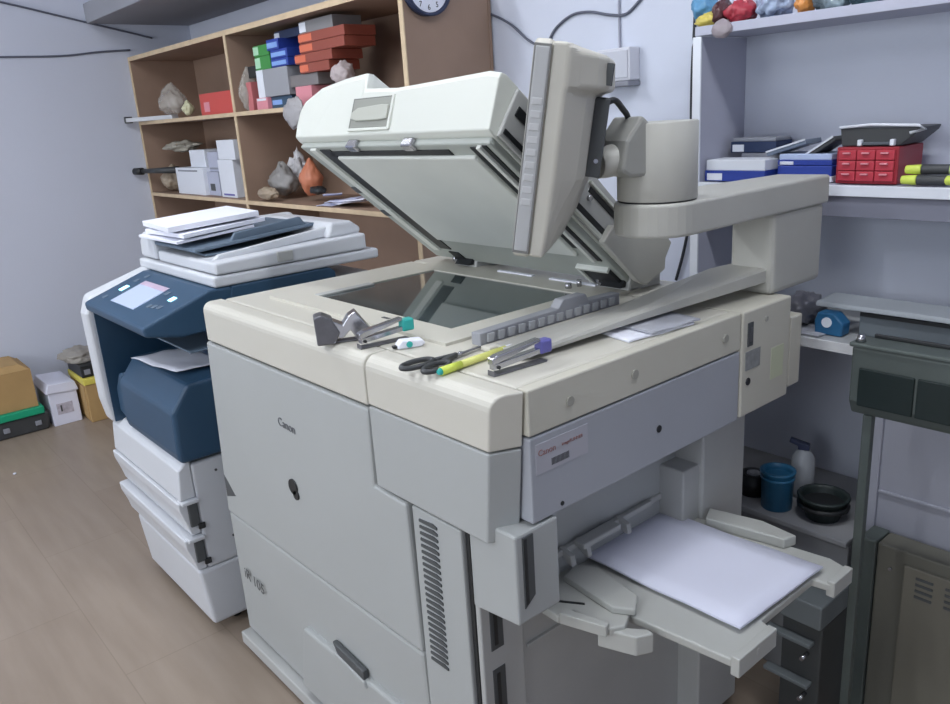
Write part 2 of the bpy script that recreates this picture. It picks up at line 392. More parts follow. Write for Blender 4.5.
# grey ribbed strip beside the glass
rs = finish('size_strip', MB().prism([(.895, 1.056), (1.285, 1.056), (1.285, 1.082), (1.19, 1.084), (1.18, 1.100), (1.115, 1.100), (1.10, 1.084), (.895, 1.080)], 'x', -1.085, -1.060), DARKG if False else mat('strip_grey', s(150, 152, 158), .5), cp, .002)
for k in range(14):
    y = .91+k*.026
    finish('rib', MB().prism([(y, 1.062), (y+.013, 1.062), (y+.017, 1.077), (y+.002, 1.077)], 'x', -1.0605, -1.055), mat('strip_rib', s(176, 178, 182), .5), rs)
finish('strip_bed', MB().box(-1.055, -1.03, .89, 1.29, 1.0505, 1.060), CREAM, cp, .002)

# ------------------------------------------------------------------ scanner lid (hinged at the rear, open 40 degrees)
HY, HZ, TH = 1.42, 1.08, math.radians(40)
Uv = Vector((0, -math.cos(TH), math.sin(TH))); Nv = Vector((0, math.sin(TH), math.cos(TH)))
def L(x, u, n): return Vector((x, HY, HZ)) + Uv*u + Nv*n
def lidbox(x0, x1, u0, u1, n0, n1):
    m = MB(); c = [m.v(L(x, u, n)) for x in (x0, x1) for u in (u0, u1) for n in (n0, n1)]
    for q in ((0,1,3,2),(4,6,7,5),(0,4,5,1),(2,3,7,6),(0,2,6,4),(1,5,7,3)): m.face([c[i] for i in q])
    return m
def prof(t, bump=0):      # side profile of the cover, t = height at the front
    return [(.530, 0), (.543, .003), (.545+.36*(t*.86-.003)*min(1, .112/t), t*.86), (.541+.36*(t*.94)*min(1, .112/t), t*.97), (.528+.34*t*min(1, .112/t), t+.002), (.50, t+.002+bump*.5), (.30, t*.92+bump*.3), (.17, .100), (.03, .120), (-.03, .122), (-.045, .09), (-.030, .03), (0, 0)]
secs = [(-1.858, .030, 0), (-1.855, .070, 0), (-1.840, .092, 0), (-1.78, .122, .01), (-1.69, .142, .01), (-1.61, .150, .01), (-1.597, .148, .01), (-1.575, .106, 0), (-1.45, .100, 0), (-1.30, .106, 0), (-1.165, .112, 0), (-1.130, .106, 0)]
m = MB(); m.loft([[L(x, u, n) for u, n in prof(t, b)] for x, t, b in secs])
lid = finish('scanner_lid', m, LIDW, cp, .006)
finish('lid_base', lidbox(-1.845, -1.135, .0, .525, -.014, .002), LIDG, lid, .004)
finish('lid_side_panel', (lambda m: m.loft([[L(x, u, n) for u, n in [(.525, .004), (.535, .10), (.30, .10), (.17, .095), (.03, .115), (-.03, .115), (-.04, .09), (-.025, .03), (0, .003)]] for x in (-1.128, -1.119)]))(MB()), FRAMEG, lid, .003)
finish('platen_pad', lidbox(-1.712, -1.205, .118, .490, -.022, -.012), PADW, lid, .004)
finish('feed_gap', lidbox(-1.762, -1.715, .06, .515, -.0165, -.010), BLACK, lid)
finish('front_gap', lidbox(-1.73, -1.27, .492, .508, -.0165, -.010), BLACK, lid)
finish('feed_gap', lidbox(-1.198, -1.176, .15, .515, -.0165, -.010), BLACK, lid)
finish('feed_rail', lidbox(-1.174, -1.162, .10, .52, -.022, -.010), PADW, lid, .002)
finish('feed_gap', lidbox(-1.160, -1.148, .10, .52, -.0165, -.010), BLACK, lid)
finish('feed_rail', lidbox(-1.80, -1.772, .05, .52, -.020, -.010), PADW, lid, .002)
finish('feed_notch', lidbox(-1.742, -1.70, .005, .045, -.017, -.010), BLACK, lid)
for u in (.33, .22):
    finish('guide_clip', lidbox(-1.835, -1.80, u, u+.025, -.018, -.012), DARKG, lid, .002)
for x in (-1.60, -1.385):
    finish('catch', lidbox(x-.020, x+.018, .512, .534, -.022, .0), METAL, lid, .004)
# handle recess on the front of the lid
def FP(x, n, off): return L(x, .5440+.36*(n-.003), n) + (Uv - Nv*.36).normalized()*off
def frontbox(x0, x1, n0, n1, o0, o1):
    q = MB(); q.loft([[FP(x0, n0, o), FP(x1, n0, o), FP(x1, n1, o), FP(x0, n1, o)] for o in (o0, o1)]); return q
finish('handle_frame', frontbox(-1.612, -1.452, .014, .080, -.002, .0015), mat('frame_shadow_grey', s(112, 114, 108), .5), lid, .001)
finish('handle_recess', frontbox(-1.606, -1.456, .017, .077, -.002, .0022), mat('recess_grey', s(142, 144, 136), .5), lid, .001)
finish('handle_edge', frontbox(-1.458, -1.450, .012, .082, -.002, .004), LIDW, lid, .001)
finish('handle_edge', frontbox(-1.612, -1.452, .010, .016, -.002, .004), LIDW, lid, .001)
m = MB(); m.loft([[FP(x, n0, .001), FP(x, n0, .007), FP(x, n1, .007), FP(x, n1, .001)] for x, n0, n1 in ((-1.604, .036, .048), (-1.580, .030, .058), (-1.490, .030, .062), (-1.462, .032, .060))])
finish('handle_grip', m, mat('grip_grey', s(176, 178, 168), .5), lid, .002)
# side slots and fittings
def sidebar(name, u0, u1, n0, n1, mm, x1=-1.1165, par=None, sk=0):
    q = MB(); q.loft([[L(x, u0, n0), L(x, u1, n0+sk), L(x, u1, n1+sk), L(x, u0, n1)] for x in (-1.121, x1)])
    return finish(name, q, mm, par or lid, .001)
sidebar('side_slot', .465, .515, .055, .075, BLACK)
sidebar('side_slot', .10, .26, .060, .072, BLACK)
sidebar('side_rail', .09, .27, .074, .080, LIDW, -1.112)
sidebar('side_slot', .14, .29, .012, .026, BLACK)
sidebar('side_rail', .12, .28, .004, .010, LIDW, -1.112)
sidebar('side_slot', .30, .52, .012, .022, BLACK)
for u, n in ((.25, .050), (.135, .048), (.40, .05)):
    finish('side_screw', MB().cyl(L(-1.119, u, n), L(-1.112, u, n), .006, n=12), METAL, lid)
# hinges
hg = MB()
for x in (-1.70, -1.17):
    h = finish('hinge_block', MB().prism([(1.40, 1.05), (1.52, 1.05), (1.52, 1.10), (1.46, 1.125), (1.41, 1.085)], 'x', x-.04, x+.04), FRAMEG, cp, .004)
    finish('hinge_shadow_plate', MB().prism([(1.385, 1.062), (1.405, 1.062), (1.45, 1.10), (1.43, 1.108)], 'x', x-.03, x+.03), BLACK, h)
    finish('hinge_pin', MB().cyl((x-.052, 1.405, 1.072), (x-.042, 1.405, 1.072), .010, n=14), METAL, h)
finish('hinge_recess', lidbox(-1.235, -1.150, -.005, .062, -.022, -.013), BLACK, lid, .002)
finish('hinge_rim', lidbox(-1.245, -1.235, -.010, .070, -.026, -.012), PADW, lid, .001)
finish('hinge_rim', lidbox(-1.235, -1.150, .062, .070, -.026, -.012), PADW, lid, .001)
finish('hinge_screw', MB().cyl((-1.262, 1.345, 1.056), (-1.262, 1.345, 1.068), .008, n=12), METAL, cp)
finish('hinge_screw', MB().cyl((-1.255, 1.375, 1.056), (-1.255, 1.375, 1.072), .006, n=12), METAL, cp)

# ------------------------------------------------------------------ monitor arm bolted to the copier
arm = finish('monitor_arm', MB().box(-.965, -.862, 1.545, 1.755, 1.0505, 1.225), ARMG, cp, .012, 3)
base = [(-1.048, .915), (-.965, .885), (-.940, .905), (-.918, 1.176), (-.875, 1.56), (-.955, 1.58), (-.985, 1.50), (-1.048, 1.34), (-1.048, 1.24)]
m = MB()
def inset(pts, d):
    cx = sum(p[0] for p in pts)/len(pts); return [(p[0]+(cx-p[0])*d, p[1]) for p in pts]
def bt(x, y): return 1.061+max(0, y-1.3)*.2 if x < -1.03 else 1.066+(y-.9)*.065
def bb(x, y): return 1.0535 if x < -1.03 else 1.056+(y-.9)*.03
m.loft([[(x, y, bb(x, y)) for x, y in inset(base, .25)], [(x, y, bb(x, y)+.003) for x, y in base], [(x, y, bt(x, y)-.004) for x, y in base], [(x, y, bt(x, y)) for x, y in inset(base, .10)]])
finish('arm_base_plate', m, ARMG, arm, .003)
# beam with rounded tip
def beam_outline(off=0):
    cx, cy, r = -.935, 1.245, .080
    pts = [(-.848, 1.87), (-.848, 1.235)]
    pts = [(cx+r*math.cos(a), cy+r*math.sin(a)) for a in [-i*PI/14 for i in range(0, 15)]]
    pts += [(cx-r, 1.40), (-1.0, 1.52), (-.975, 1.755), (-.857, 1.765)]
    return pts
m = MB(); o = beam_outline(); m.loft([[(x, y, 1.222) for x, y in o], [(x, y, 1.284) for x, y in o]])
finish('arm_beam', m, ARMG, arm, .006, 3)
finish('pillar', MB().lathe([(.0, 0), (.073, 0), (.074, .002), (.074, .137), (.072, .139), (.0, .139)], (-.935, 1.245, 1.287), 40), ARMG, arm)
finish('pillar_groove', MB().lathe([(.0, 0), (.072, 0), (.072, .006), (.0, .006)], (-.935, 1.245, 1.283), 40), BLACK, arm)
# rear hinge cover of the lid, seen beneath the arm
m = MB(); m.loft([[(x, y, z) for y, z in ((1.317, 1.217), (1.494, 1.177), (1.521, 1.150), (1.499, 1.118), (1.497, 1.092), (1.429, 1.067), (1.40, 1.080), (1.285, 1.185))] for x in (-1.118, -1.100)])
finish('hinge_cover', m, ARMG, lid, .003)

# ------------------------------------------------------------------ touchscreen monitor
MC = Vector((-1.023, 1.081, 1.399))
n_ = Vector((-math.sin(math.radians(126)), math.cos(math.radians(126)), 0))      # where the screen looks
w_ = Vector((-math.sin(math.radians(36)), math.cos(math.radians(36)), 0))        # along its width, away from the viewer
tilt = math.radians(9)
mn = (n_*math.cos(tilt)+Vector((0, 0, 1))*math.sin(tilt)); mv = (Vector((0, 0, 1))*math.cos(tilt)-n_*math.sin(tilt))
def Q(w, n, v): return MC + w_*w + mn*n + mv*v
def mring(w, vlo, vhi, n, c=.012):
    pts = []
    for sx, sz in ((1, 1), (-1, 1), (-1, -1), (1, -1)):
        V = vhi if sz > 0 else vlo
        a = (sx*w, V-sz*c); b = (sx*(w-c), V)
        pts += [a, b] if sx*sz > 0 else [b, a]
    return [Q(x, n, y) for x, y in pts]
mo = thing('touchscreen_monitor', 'beige flat touchscreen monitor seen from behind on the swivel arm', 'monitor', MC - Vector((0, 0, .18)))
W2, H2, H1 = .158, .166, .183
m = MB(); m.loft([mring(W2, -H1, H2, .042), mring(W2, -H1, H2, .012)])
finish('front_bezel', m, MONG, mo, .006, 3)
def shell_sec(w, b1, b2):
    return [Q(w, .0135, -H1+.003), Q(w, -.012, -H1+.003), Q(w, -b1*.55-.006, -.12), Q(w, -b1, -.05), Q(w, -b1, .088), Q(w, -b2, .098), Q(w, -b2*.92, .150), Q(w, -.014, H2-.003), Q(w, .0135, H2-.003)]
m = MB(); m.loft([shell_sec(w, a_, b_) for w, a_, b_ in ((-W2+.003, .016, .018), (-.135, .028, .036), (-.105, .046, .062), (-.07, .055, .078), (.07, .055, .078), (.105, .046, .062), (.135, .028, .036), (W2-.003, .016, .018))])
hs = finish('rear_shell', m, MONG, mo, .006, 3)
def qbox(w0, w1, n0, n1, v0, v1):
    m = MB(); c = [m.v(Q(w, n, v)) for w in (w0, w1) for n in (n0, n1) for v in (v0, v1)]
    for q in ((0,1,3,2),(4,6,7,5),(0,4,5,1),(2,3,7,6),(0,2,6,4),(1,5,7,3)): m.face([c[i] for i in q])
    return m
finish('screen', qbox(-.142, .142, .0415, .0432, -.125, .145), SCREEN, mo)
ep = finish('edge_panel', qbox(-W2-.0022, -W2+.002, .015, .038, -H1+.012, H2-.012), mat('edge_grey', s(172, 173, 174), .45), mo, .003)
finish('edge_outline', qbox(-W2-.0012, -W2+.002, .0125, .0405, -H1+.008, H2-.008), mat('edge_line', s(118, 118, 116), .5), mo, .001)
for k in range(9):
    v = -.095+k*.02
    finish('edge_button', qbox(-W2-.0032, -W2, .018, .035, v, v+.012), mat('button_grey', s(182, 183, 184), .4), ep, .002)
finish('back_bracket', qbox(-.040, .04, -.074, -.054, -.048, .086), BLACK, mo, .004)
finish('bracket_rib', qbox(-.045, -.036, -.080, -.054, -.048, .084), DARKG, mo, .002)
finish('bracket_screw', MB().cyl(Q(-.046, -.070, -.02), Q(-.040, -.070, -.02), .004, n=12), METAL, mo)
for w in (-.03, .0):
    finish('vent_slot', qbox(w-.05, w-.044, -.080, -.070, .105, .140), DARKG, mo)
# swivel head between bracket and pillar
pc = Vector((-.935, 1.245, 0))
m = MB()
a = Q(0, -.070, -.030)
def rr(c, ax, up, w, h):
    return [c+ax*(w*math.cos(t))+up*(h*math.sin(t)) for t in [2*PI*i/20 for i in range(20)]]
d = (Vector((pc.x, pc.y, a.z))-a); d.z = 0; d.normalize(); sd_ = Vector((-d.y, d.x, 0)); zz = Vector((0, 0, 1))
m.loft([rr(a, sd_, zz, .026, .024), rr(a+d*.02+zz*.004, sd_, zz, .030, .028), rr(a+d*.045+zz*.008, sd_, zz, .036, .030), rr(a+d*.07+zz*.008, sd_, zz, .036, .030)], smooth=True)
finish('swivel_head', m, ARMG, mo)
m = MB(); q0 = a+d*.022
m.loft([[q0+sd_*t-zz*.012, q0+sd_*t+d*.02-zz*.024, q0+sd_*t+d*.075-zz*.024, q0+sd_*t+d*.075+zz*.055, q0+sd_*t+d*.045+zz*.082, q0+sd_*t+d*.01+zz*.04] for t in (-.045, .045)])
finish('head_cover', m, ARMD, mo, .006)
kp = q0+d*.045+zz*.075
pts = smooth_pts([Q(-.02, -.070, .075), Q(-.01, -.085, .083), (Q(0, -.09, .075)+kp)/2+zz*.006, kp+zz*.002, kp-zz*.03])
finish('monitor_cable', MB().tube(pts, .0055), BLACK, mo)

# ------------------------------------------------------------------ exit tray with paper
ZT = .598
et = finish('exit_tray', MB().prism([(-.98, .96), (-.835, .94), (-.80, .955), (-.78, .965), (-.59, .985), (-.575, 1.04), (-.585, 1.10), (-.610, 1.11), (-.61, 1.285), (-.575, 1.29), (-.57, 1.36), (-.62, 1.375), (-.985, 1.33)], 'z', ZT-.020, ZT-.004), TRAYG, cp, .003)
finish('tray_lip', MB().box(-.592, -.576, .985, 1.10, ZT-.034, ZT+.002), TRAYG, et, .002)
finish('tray_lip', MB().box(-.586, -.570, 1.29, 1.362, ZT-.03, ZT+.002), TRAYG, et, .002)
finish('tray_inner_plate', MB().prism([(-.985, .872), (-.862, .868), (-.855, .90), (-.775, .905), (-.762, .93), (-.79, .985), (-.985, 1.00)], 'z', ZT-.014, ZT+.002), TRAYG, et, .003)
finish('paper_guide', MB().prism([(-.93, .955), (-.80, .94), (-.765, .962), (-.79, 1.0), (-.90, 1.02), (-.94, 1.0)], 'z', ZT+.002, ZT+.016), TRAYG, et, .003)
finish('paper_guide', MB().prism([(-.86, 1.315), (-.76, 1.335), (-.70, 1.345), (-.69, 1.375), (-.77, 1.385), (-.88, 1.36)], 'z', ZT-.004, ZT+.018), TRAYG, et, .003)
finish('tray_handle', MB().prism([(-.80, .900), (-.735, .925), (-.72, .955), (-.735, .958), (-.765, .935), (-.80, .92)], 'z', ZT-.045, ZT-.006), TRAYG, et, .003)
finish('tray_stop', MB().prism([(-.86, .868), (-.775, .895), (-.78, .91), (-.865, .885)], 'z', ZT-.012, ZT+.010), TRAYG, et, .002)
for x0, y0, x1, y1 in ((-.90, .90, -.855, .93), (-.92, .89, -.93, .92)):
    finish('tray_slot', MB().prism([(x0, y0), (x1, y1), (x1+.004, y1-.004), (x0+.004, y0-.004)], 'z', ZT+.001, ZT+.003), BLACK, et)
def sheet(name, corners, z, m, nx=10, ny=6, curl=0, wob=.002, thick=.0009, seed=0):
    mb = MB(); (a, b, c_, d_) = [Vector((*p, 0)) for p in corners]
    top = []; bot = []
    for i in range(nx+1):
        for j in range(ny+1):
            s_, t = i/nx, j/ny
            p = a.lerp(b, s_).lerp(d_.lerp(c_, s_), t)
            zz_ = z + curl*(s_*s_) + wob*noise.noise(Vector((s_*3+seed, t*3, seed)))
            top.append(mb.v((p.x, p.y, zz_+thick))); bot.append(mb.v((p.x, p.y, zz_)))
    k = ny+1
    for i in range(nx):
        for j in range(ny):
            mb.face([top[i*k+j], top[(i+1)*k+j], top[(i+1)*k+j+1], top[i*k+j+1]], True)
            mb.face([bot[i*k+j+1], bot[(i+1)*k+j+1], bot[(i+1)*k+j], bot[i*k+j]], True)
    def side(ids):
        for p_, q_ in zip(ids, ids[1:]): mb.face([top[p_], top[q_], bot[q_], bot[p_]])
    side([i*k for i in range(nx+1)]); side([i*k+ny for i in range(nx+1)]); side(list(range(k))); side([nx*k+j for j in range(k)])
    return mb
pp = finish('paper_stack', sheet('p', [(-.975, 1.045), (-.615, 1.050), (-.606, 1.317), (-.965, 1.300)], ZT+.004, PAPERL, curl=.002, wob=.004, thick=.004), PAPERL)
tag(pp, 'white sheets of copy paper lying on the copier side exit tray', 'paper')

# ------------------------------------------------------------------ things on the copier top
ZD = 1.0505
def stapler(cx, cy, rz, name, label, length=.115, knob=None, knobm=None, group=None, bend=14):
    t = thing(name, label, 'stapler', (cx, cy, ZD), group); M = rotm(cx, cy, rz, ZD)
    l = length
    finish('base_plate', MB(M).prism([(-l/2, 0), (l/2, 0), (l/2, .003), (-l*.45, .004), (-l/2, .010)], 'y', -.009, .009), METALD, t, .001)
    finish('magazine', MB(M).prism([(-l/2+.003, .010), (l/2-.006, .010+l*math.sin(math.radians(bend))*.5), (l/2-.006, .019+l*math.sin(math.radians(bend))*.5), (-l/2+.003, .020)], 'y', -.007, .007), METAL, t, .001)
    finish('lever', MB(M).prism([(-l/2, .018), (-l*.35, .022), (l/2-.012, .026+l*math.sin(math.radians(bend))*.8), (l/2-.012, .032+l*math.sin(math.radians(bend))*.8), (-l*.4, .034), (-l/2, .030)], 'y', -.008, .008), METAL, t, .002)
    finish('rivet', MB(M).cyl((-l*.4, -.0095, .014), (-l*.4, .0095, .014), .003, n=10), BLACK, t)
    if knobm:
        z = .018+l*math.sin(math.radians(bend))*.5
        finish('rear_cap', MB(M).box(l/2-.014, l/2+.012, -.010, .010, z-.010, z+.014), knobm, t, .004, 3)
    return t
stapler(-1.243, .808, 83, 'stapler', 'small chrome stapler with a teal end cap on the copier top', .105, knobm=TEAL, bend=9)
stapler(-.928, .862, 86, 'stapler', 'small chrome stapler with a purple end cap beside the yellow highlighter', .115, knobm=PURPLE, bend=7)
t = thing('hole_punch', 'open chrome clamp-like hole punch standing at the front left of the others', 'hole punch', (-1.33, .775, ZD))
M = rotm(-1.325, .765, 62, ZD)
finish('punch_body', MB(M).prism([(-.048, 0), (-.014, 0), (-.002, .022), (-.016, .050), (-.034, .060), (-.050, .056)], 'y', -.020, .020), METALD, t, .003)
finish('punch_lever', MB(M).prism([(-.022, .050), (.004, .036), (.016, .052), (.030, .060), (.044, .040), (.064, .012), (.056, .0), (.030, .004), (.018, .024), (.0, .008), (-.02, .020)], 'y', -.017, .017), METAL, t, .002)
finish('punch_pin', MB(M).cyl((-.03, -.018, .03), (-.03, .018, .03), .006, n=12), METAL, t)
finish('punch_foot', MB(M).box(-.012, .062, -.010, .010, 0, .004), METALD, t, .001)
t = thing('correction_tape', 'tiny white and teal plastic correction tape by the stapler', 'correction tape', (-1.185, .822, ZD))
M = rotm(-1.183, .826, 70, ZD)
finish('tape_case', MB(M).prism([(-.026, 0), (.020, 0), (.028, .006), (.022, .014), (-.018, .016), (-.026, .008)], 'y', -.012, .012), PAPER, t, .003)
finish('tape_wheel', MB(M).cyl((-.004, -.0135, .008), (-.004, .0135, .008), .006, n=14), TEAL, t)
finish('tape_tip', MB(M).box(-.034, -.022, -.006, .006, .002, .006), BLACK, t, .001)
# scissors
t = thing('scissors', 'scissors with dark grey handles lying on the copier front edge', 'scissors', (-1.05, .82, ZD))
def ring_loop(cx, cy, rx, ry, ang, M, r=.0055):
    mb = MB(M); rings = []
    for i in range(24):
        a = 2*PI*i/24; dirv = Vector((math.cos(a)*math.cos(ang)*rx-math.sin(a)*math.sin(ang)*ry, math.cos(a)*math.sin(ang)*rx+math.sin(a)*math.cos(ang)*ry, 0))
        c = Vector((cx, cy, .006))+dirv; dn = dirv.normalized()
        rings.append([c+dn*r*math.cos(b)+Vector((0, 0, 1))*r*.9*math.sin(b) for b in [2*PI*k/8 for k in range(8)]])
    rings.append(rings[0]); mb.loft(rings, True, caps=False); bmesh.ops.remove_doubles(mb.bm, verts=mb.bm.verts[:], dist=1e-5); return mb
M = rotm(-1.052, .800, 96, ZD)
finish('finger_loop', ring_loop(-.040, .021, .032, .016, -.1, M), CHAR, t)
finish('finger_loop', ring_loop(-.034, -.020, .030, .015, .1, M), CHAR, t)
finish('handle_shank', MB(M).prism([(-.012, .016), (.035, .004), (.035, -.004), (-.008, .004)], 'z', .001, .010), CHAR, t, .002)
finish('handle_shank', MB(M).prism([(-.008, -.016), (.035, -.004), (.035, .004), (-.006, -.003)], 'z', .003, .011), CHAR, t, .002)
finish('blade', MB(M).prism([(.03, -.006), (.125, -.001), (.03, .006)], 'z', .005, .0065), METALD, t)
finish('blade', MB(M).prism([(.03, -.004), (.122, .004), (.03, .008)], 'z', .003, .0045), METAL, t)
finish('pivot', MB(M).cyl((.045, 0, .003), (.045, 0, .009), .004, n=12), METAL, t)
# highlighter
t = thing('highlighter', 'pale yellow highlighter pen lying between the scissors and a stapler', 'pen', (-1.005, .84, ZD))
hd = Vector((-1.0, .755, ZD+.007)); he = Vector((-1.012, .93, ZD+.007)); hv = (he-hd).normalized()
finish('barrel', MB().cyl(hd+hv*.03, he-hv*.02, .0065, n=16), mat('pale_yellow_plastic', s(222, 224, 130), .35), t)
finish('cap', MB().cyl(hd, hd+hv*.045, .0072, .0072, n=16), LIME, t)
finish('cap_tip', MB().cyl(hd-hv*.006, hd, .004, .0065, n=16), TEAL, t)
finish('end_plug', MB().cyl(he-hv*.02, he, .0062, .005, n=16), PAPER, t)
# loose leaflets beneath the arm
for k, (cs, dz, lab) in enumerate((
    ([(-.875, 1.085), (-.855, 1.255), (-.985, 1.29), (-1.01, 1.11)], 0, 'white leaflet under the monitor arm, lowest of the pile'),
    ([(-.865, 1.14), (-.852, 1.27), (-.965, 1.29), (-.985, 1.15)], .005, 'folded grey-white leaflet on top of the pile under the monitor arm'))):
    o = finish('leaflet', sheet('l', cs, ZD+.001+dz, PAPER, curl=.001, wob=.002, thick=.003, seed=k*4), PAPER if k == 0 else mat('grey_leaflet', s(170, 172, 180), .6, var=.1, scale=20))
    tag(o, lab, 'paper', 'leaflets under the monitor arm')

# ------------------------------------------------------------------ blue and white multifunction printer
X0, X1 = -2.725, -2.135
xp = thing('multifunction_printer', 'white and dark blue multifunction printer standing left of the copier', 'printer', (-2.43, 1.0, 0))
finish('base_cabinet', MB().prism([(.690, .035), (1.38, .035), (1.38, .225), (.672, .225)], 'x', X0+.05, X1), XWHITE, xp, .012, 3)
def dprof(z0, z1): return [(.70, z0), (.672, z0), (.664, z0+.035), (.650, z1-.03), (.648, z1-.004), (.70, z1)]
for z0, z1 in ((.228, .337), (.343, .455)):
    d_ = finish('paper_drawer', MB().prism(dprof(z0, z1), 'x', X0, X1-.004), XWHITE, xp, .004, 3)
    finish('drawer_grip', MB().box(X1-.006, X1+.004, .672, .70, z0+.028, z1-.006), DARKG, d_, .003)
    finish('grip_catch', MB().box(X1-.03, X1+.012, .655, .705, z1-.010, z1+.002), XWHITE, d_, .003)
    finish('grip_end', MB().box(X1+.001, X1+.008, .692, .712, z0+.016, z0+.034), BLACK, d_, .002)
finish('body', MB().box(X0+.01, X1, .702, 1.38, .226, .560), XWHITE, xp, .008, 3)
finish('front_band', MB().prism([(.702, .456), (.655, .456), (.664, .55), (.690, .570), (.702, .570)], 'x', X0+.004, X1-.002), XWHITE, xp, .006, 3)
finish('rear_body', MB().box(X0+.01, X1, .98, 1.38, .560, 1.0), XWHITE, xp, .006)
finish('recess_back', MB().box(X0+.05, X1-.004, .90, .985, .60, .94), XBLUE, xp, .004)
# white outer frame at the left
finish('left_frame', MB().prism([(.655, .56), (.642, .64), (.640, .93), (.660, .985), (.86, 1.045), (.98, 1.045), (.98, .56)], 'x', X0-.02, X0+.055), XWHITE, xp, .014, 3)
finish('recess_side', MB().box(X0+.055, X0+.060, .662, .90, .565, .935), XBLUE, xp)
# control panel
pn = finish('control_panel', MB().prism([(.640, .972), (.835, 1.040), (.90, 1.040), (.90, .93), (.74, .925), (.643, .945)], 'x', X0+.058, X1+.004), XBLUE, xp, .008, 3)
def on_panel(x, t): return (x, .640+.195*t, .972+.068*t)
def panel_rect(name, x0, x1, t0, t1, m, h=.002):
    q = MB(); nrm = Vector((0, -.068, .195)).normalized()
    lo = [Vector(on_panel(x, t)) for x, t in ((x0, t0), (x1, t0), (x1, t1), (x0, t1))]
    q.loft([[p-nrm*.001 for p in lo], [p+nrm*h for p in lo]])
    return finish(name, q, m, pn, .0008)
panel_rect('touch_display', -2.53, -2.33, .22, .80, mat('lit_display', s(170, 182, 205), .2, emit=s(150, 165, 195), estr=.35))
panel_rect('display_bar', -2.53, -2.33, .70, .80, mat('display_bar', s(190, 170, 190), .3), .0024)
GLOW = mat('button_glow', (.5, .9, 1), .3, emit=(.35, .8, 1), estr=2.5)
panel_rect('lit_button', -2.595, -2.57, .46, .60, GLOW)
panel_rect('lit_button', -2.24, -2.215, .58, .68, GLOW)
for x, t in ((-2.60, .25), (-2.59, .75), (-2.28, .38), (-2.25, .40), (-2.22, .42), (-2.30, .70), (-2.57, .9)):
    panel_rect('key', x-.010, x+.010, t-.04, t+.04, XTRAY)
finish('blue_side_band', MB().prism([(.86, .93), (1.20, .975), (1.235, 1.0), (1.235, 1.025), (1.215, 1.040), (.90, 1.040)], 'x', X1-.02, X1+.006), XBLUE, xp, .004)
# front toner / finisher bin
bn = finish('finisher_bin', MB().prism([(.985, .57), (.675, .57), (.668, .60), (.672, .725), (.725, .795), (.985, .800)], 'x', X0+.155, X1+.012), XBLUE, xp, .012, 3)
finish('bin_shoulder', MB().prism([(-2.66, .60), (-2.56, .575), (-2.56, .75), (-2.60, .74), (-2.655, .68)], 'y', .68, .96), XBLUE, xp, .01, 3)
finish('bin_side_catch', MB().box(X1+.010, X1+.022, .86, .90, .66, .73), XBLUED, bn, .003)
finish('output_shelf', MB().prism([(-2.64, .870), (-2.15, .870), (-2.15, .876), (-2.64, .876)], 'y', .76, .90), XTRAY, xp, .002)
for y, z in ((.77, .52), (.80, .38), (.79, .30), (.82, .12)):
    finish('side_screw', MB().cyl((X1-.001, y, z), (X1+.002, y, z), .004, n=10), DARKG, xp)
for k in range(4):
    x, y = (X0+.12, X1-.06)[k % 2], (.78, 1.3)[k//2]
    finish('caster', MB().cyl((x-.012, y, .018), (x+.012, y, .018), .018, n=18), BLACK, xp, .002)
# scanner and document feeder
finish('scanner_unit', MB().box(X0-.01, X1+.004, .85, 1.40, 1.041, 1.072), XWHITE, xp, .008, 3)
fd = finish('document_feeder', MB().prism([(.862, 1.0745), (1.36, 1.0745), (1.36, 1.125), (.862, 1.108)], 'x', X0+.15, X1+.0), XWHITE, xp, .008, 3)
finish('feeder_hump', MB().prism([(-2.74, 1.0745), (-2.60, 1.0745), (-2.60, 1.125), (-2.635, 1.165), (-2.70, 1.16), (-2.735, 1.13)], 'y', .862, 1.38), XWHITE, xp, .012, 3)
finish('feeder_rear_hump', MB().prism([(1.24, 1.12), (1.358, 1.12), (1.365, 1.140), (1.33, 1.165), (1.26, 1.168)], 'x', -2.62, X1-.03), XWHITE, xp, .010, 3)
finish('feeder_tray_well', MB().prism([(-2.60, 1.120), (-2.26, 1.112), (-2.26, 1.118), (-2.60, 1.128)], 'y', .89, 1.26), XTRAY, xp, .003)
finish('feeder_wall', MB().prism([(.875, 1.10), (1.27, 1.125), (1.27, 1.155), (.98, 1.128), (.90, 1.122)], 'x', X1-.075, X1-.055), XWHITE, xp, .004)
finish('document_tray', MB().prism([(.865, 1.125), (1.30, 1.155), (1.30, 1.165), (.865, 1.135)], 'x', -2.60, -2.27), XTRAY, xp, .003)
finish('document_guide', MB().prism([(.98, 1.14), (1.24, 1.155), (1.22, 1.185), (1.0, 1.165)], 'x', -2.30, -2.285), XTRAY, xp, .003)
finish('release_catch', MB().box(X1-.003, X1+.006, 1.05, 1.10, 1.082, 1.112), FRAMEG, xp, .003)
def stackbox(name, cx, cy, w, d, z0, z1, rz, m, label, cat, group=None, tiltx=0):
    M = Matrix.Translation((cx, cy, z0)) @ Matrix.Rotation(math.radians(rz), 4, 'Z') @ Matrix.Rotation(math.radians(tiltx), 4, 'X')
    o = finish(name, MB(M).box(-w/2, w/2, -d/2, d/2, 0, z1-z0), m, None, .0012)
    return tag(o, label, cat, group)
stackbox('paper_stack', -2.48, .990, .28, .27, 1.1715, 1.184, 3, PAPER, 'lower ream of white paper loaded in the blue printer feeder tray', 'paper', tiltx=3.5)
stackbox('paper_stack', -2.50, .985, .29, .28, 1.190, 1.206, -5, PAPER, 'upper skewed stack of white paper on the blue printer feeder', 'paper', tiltx=3.5)
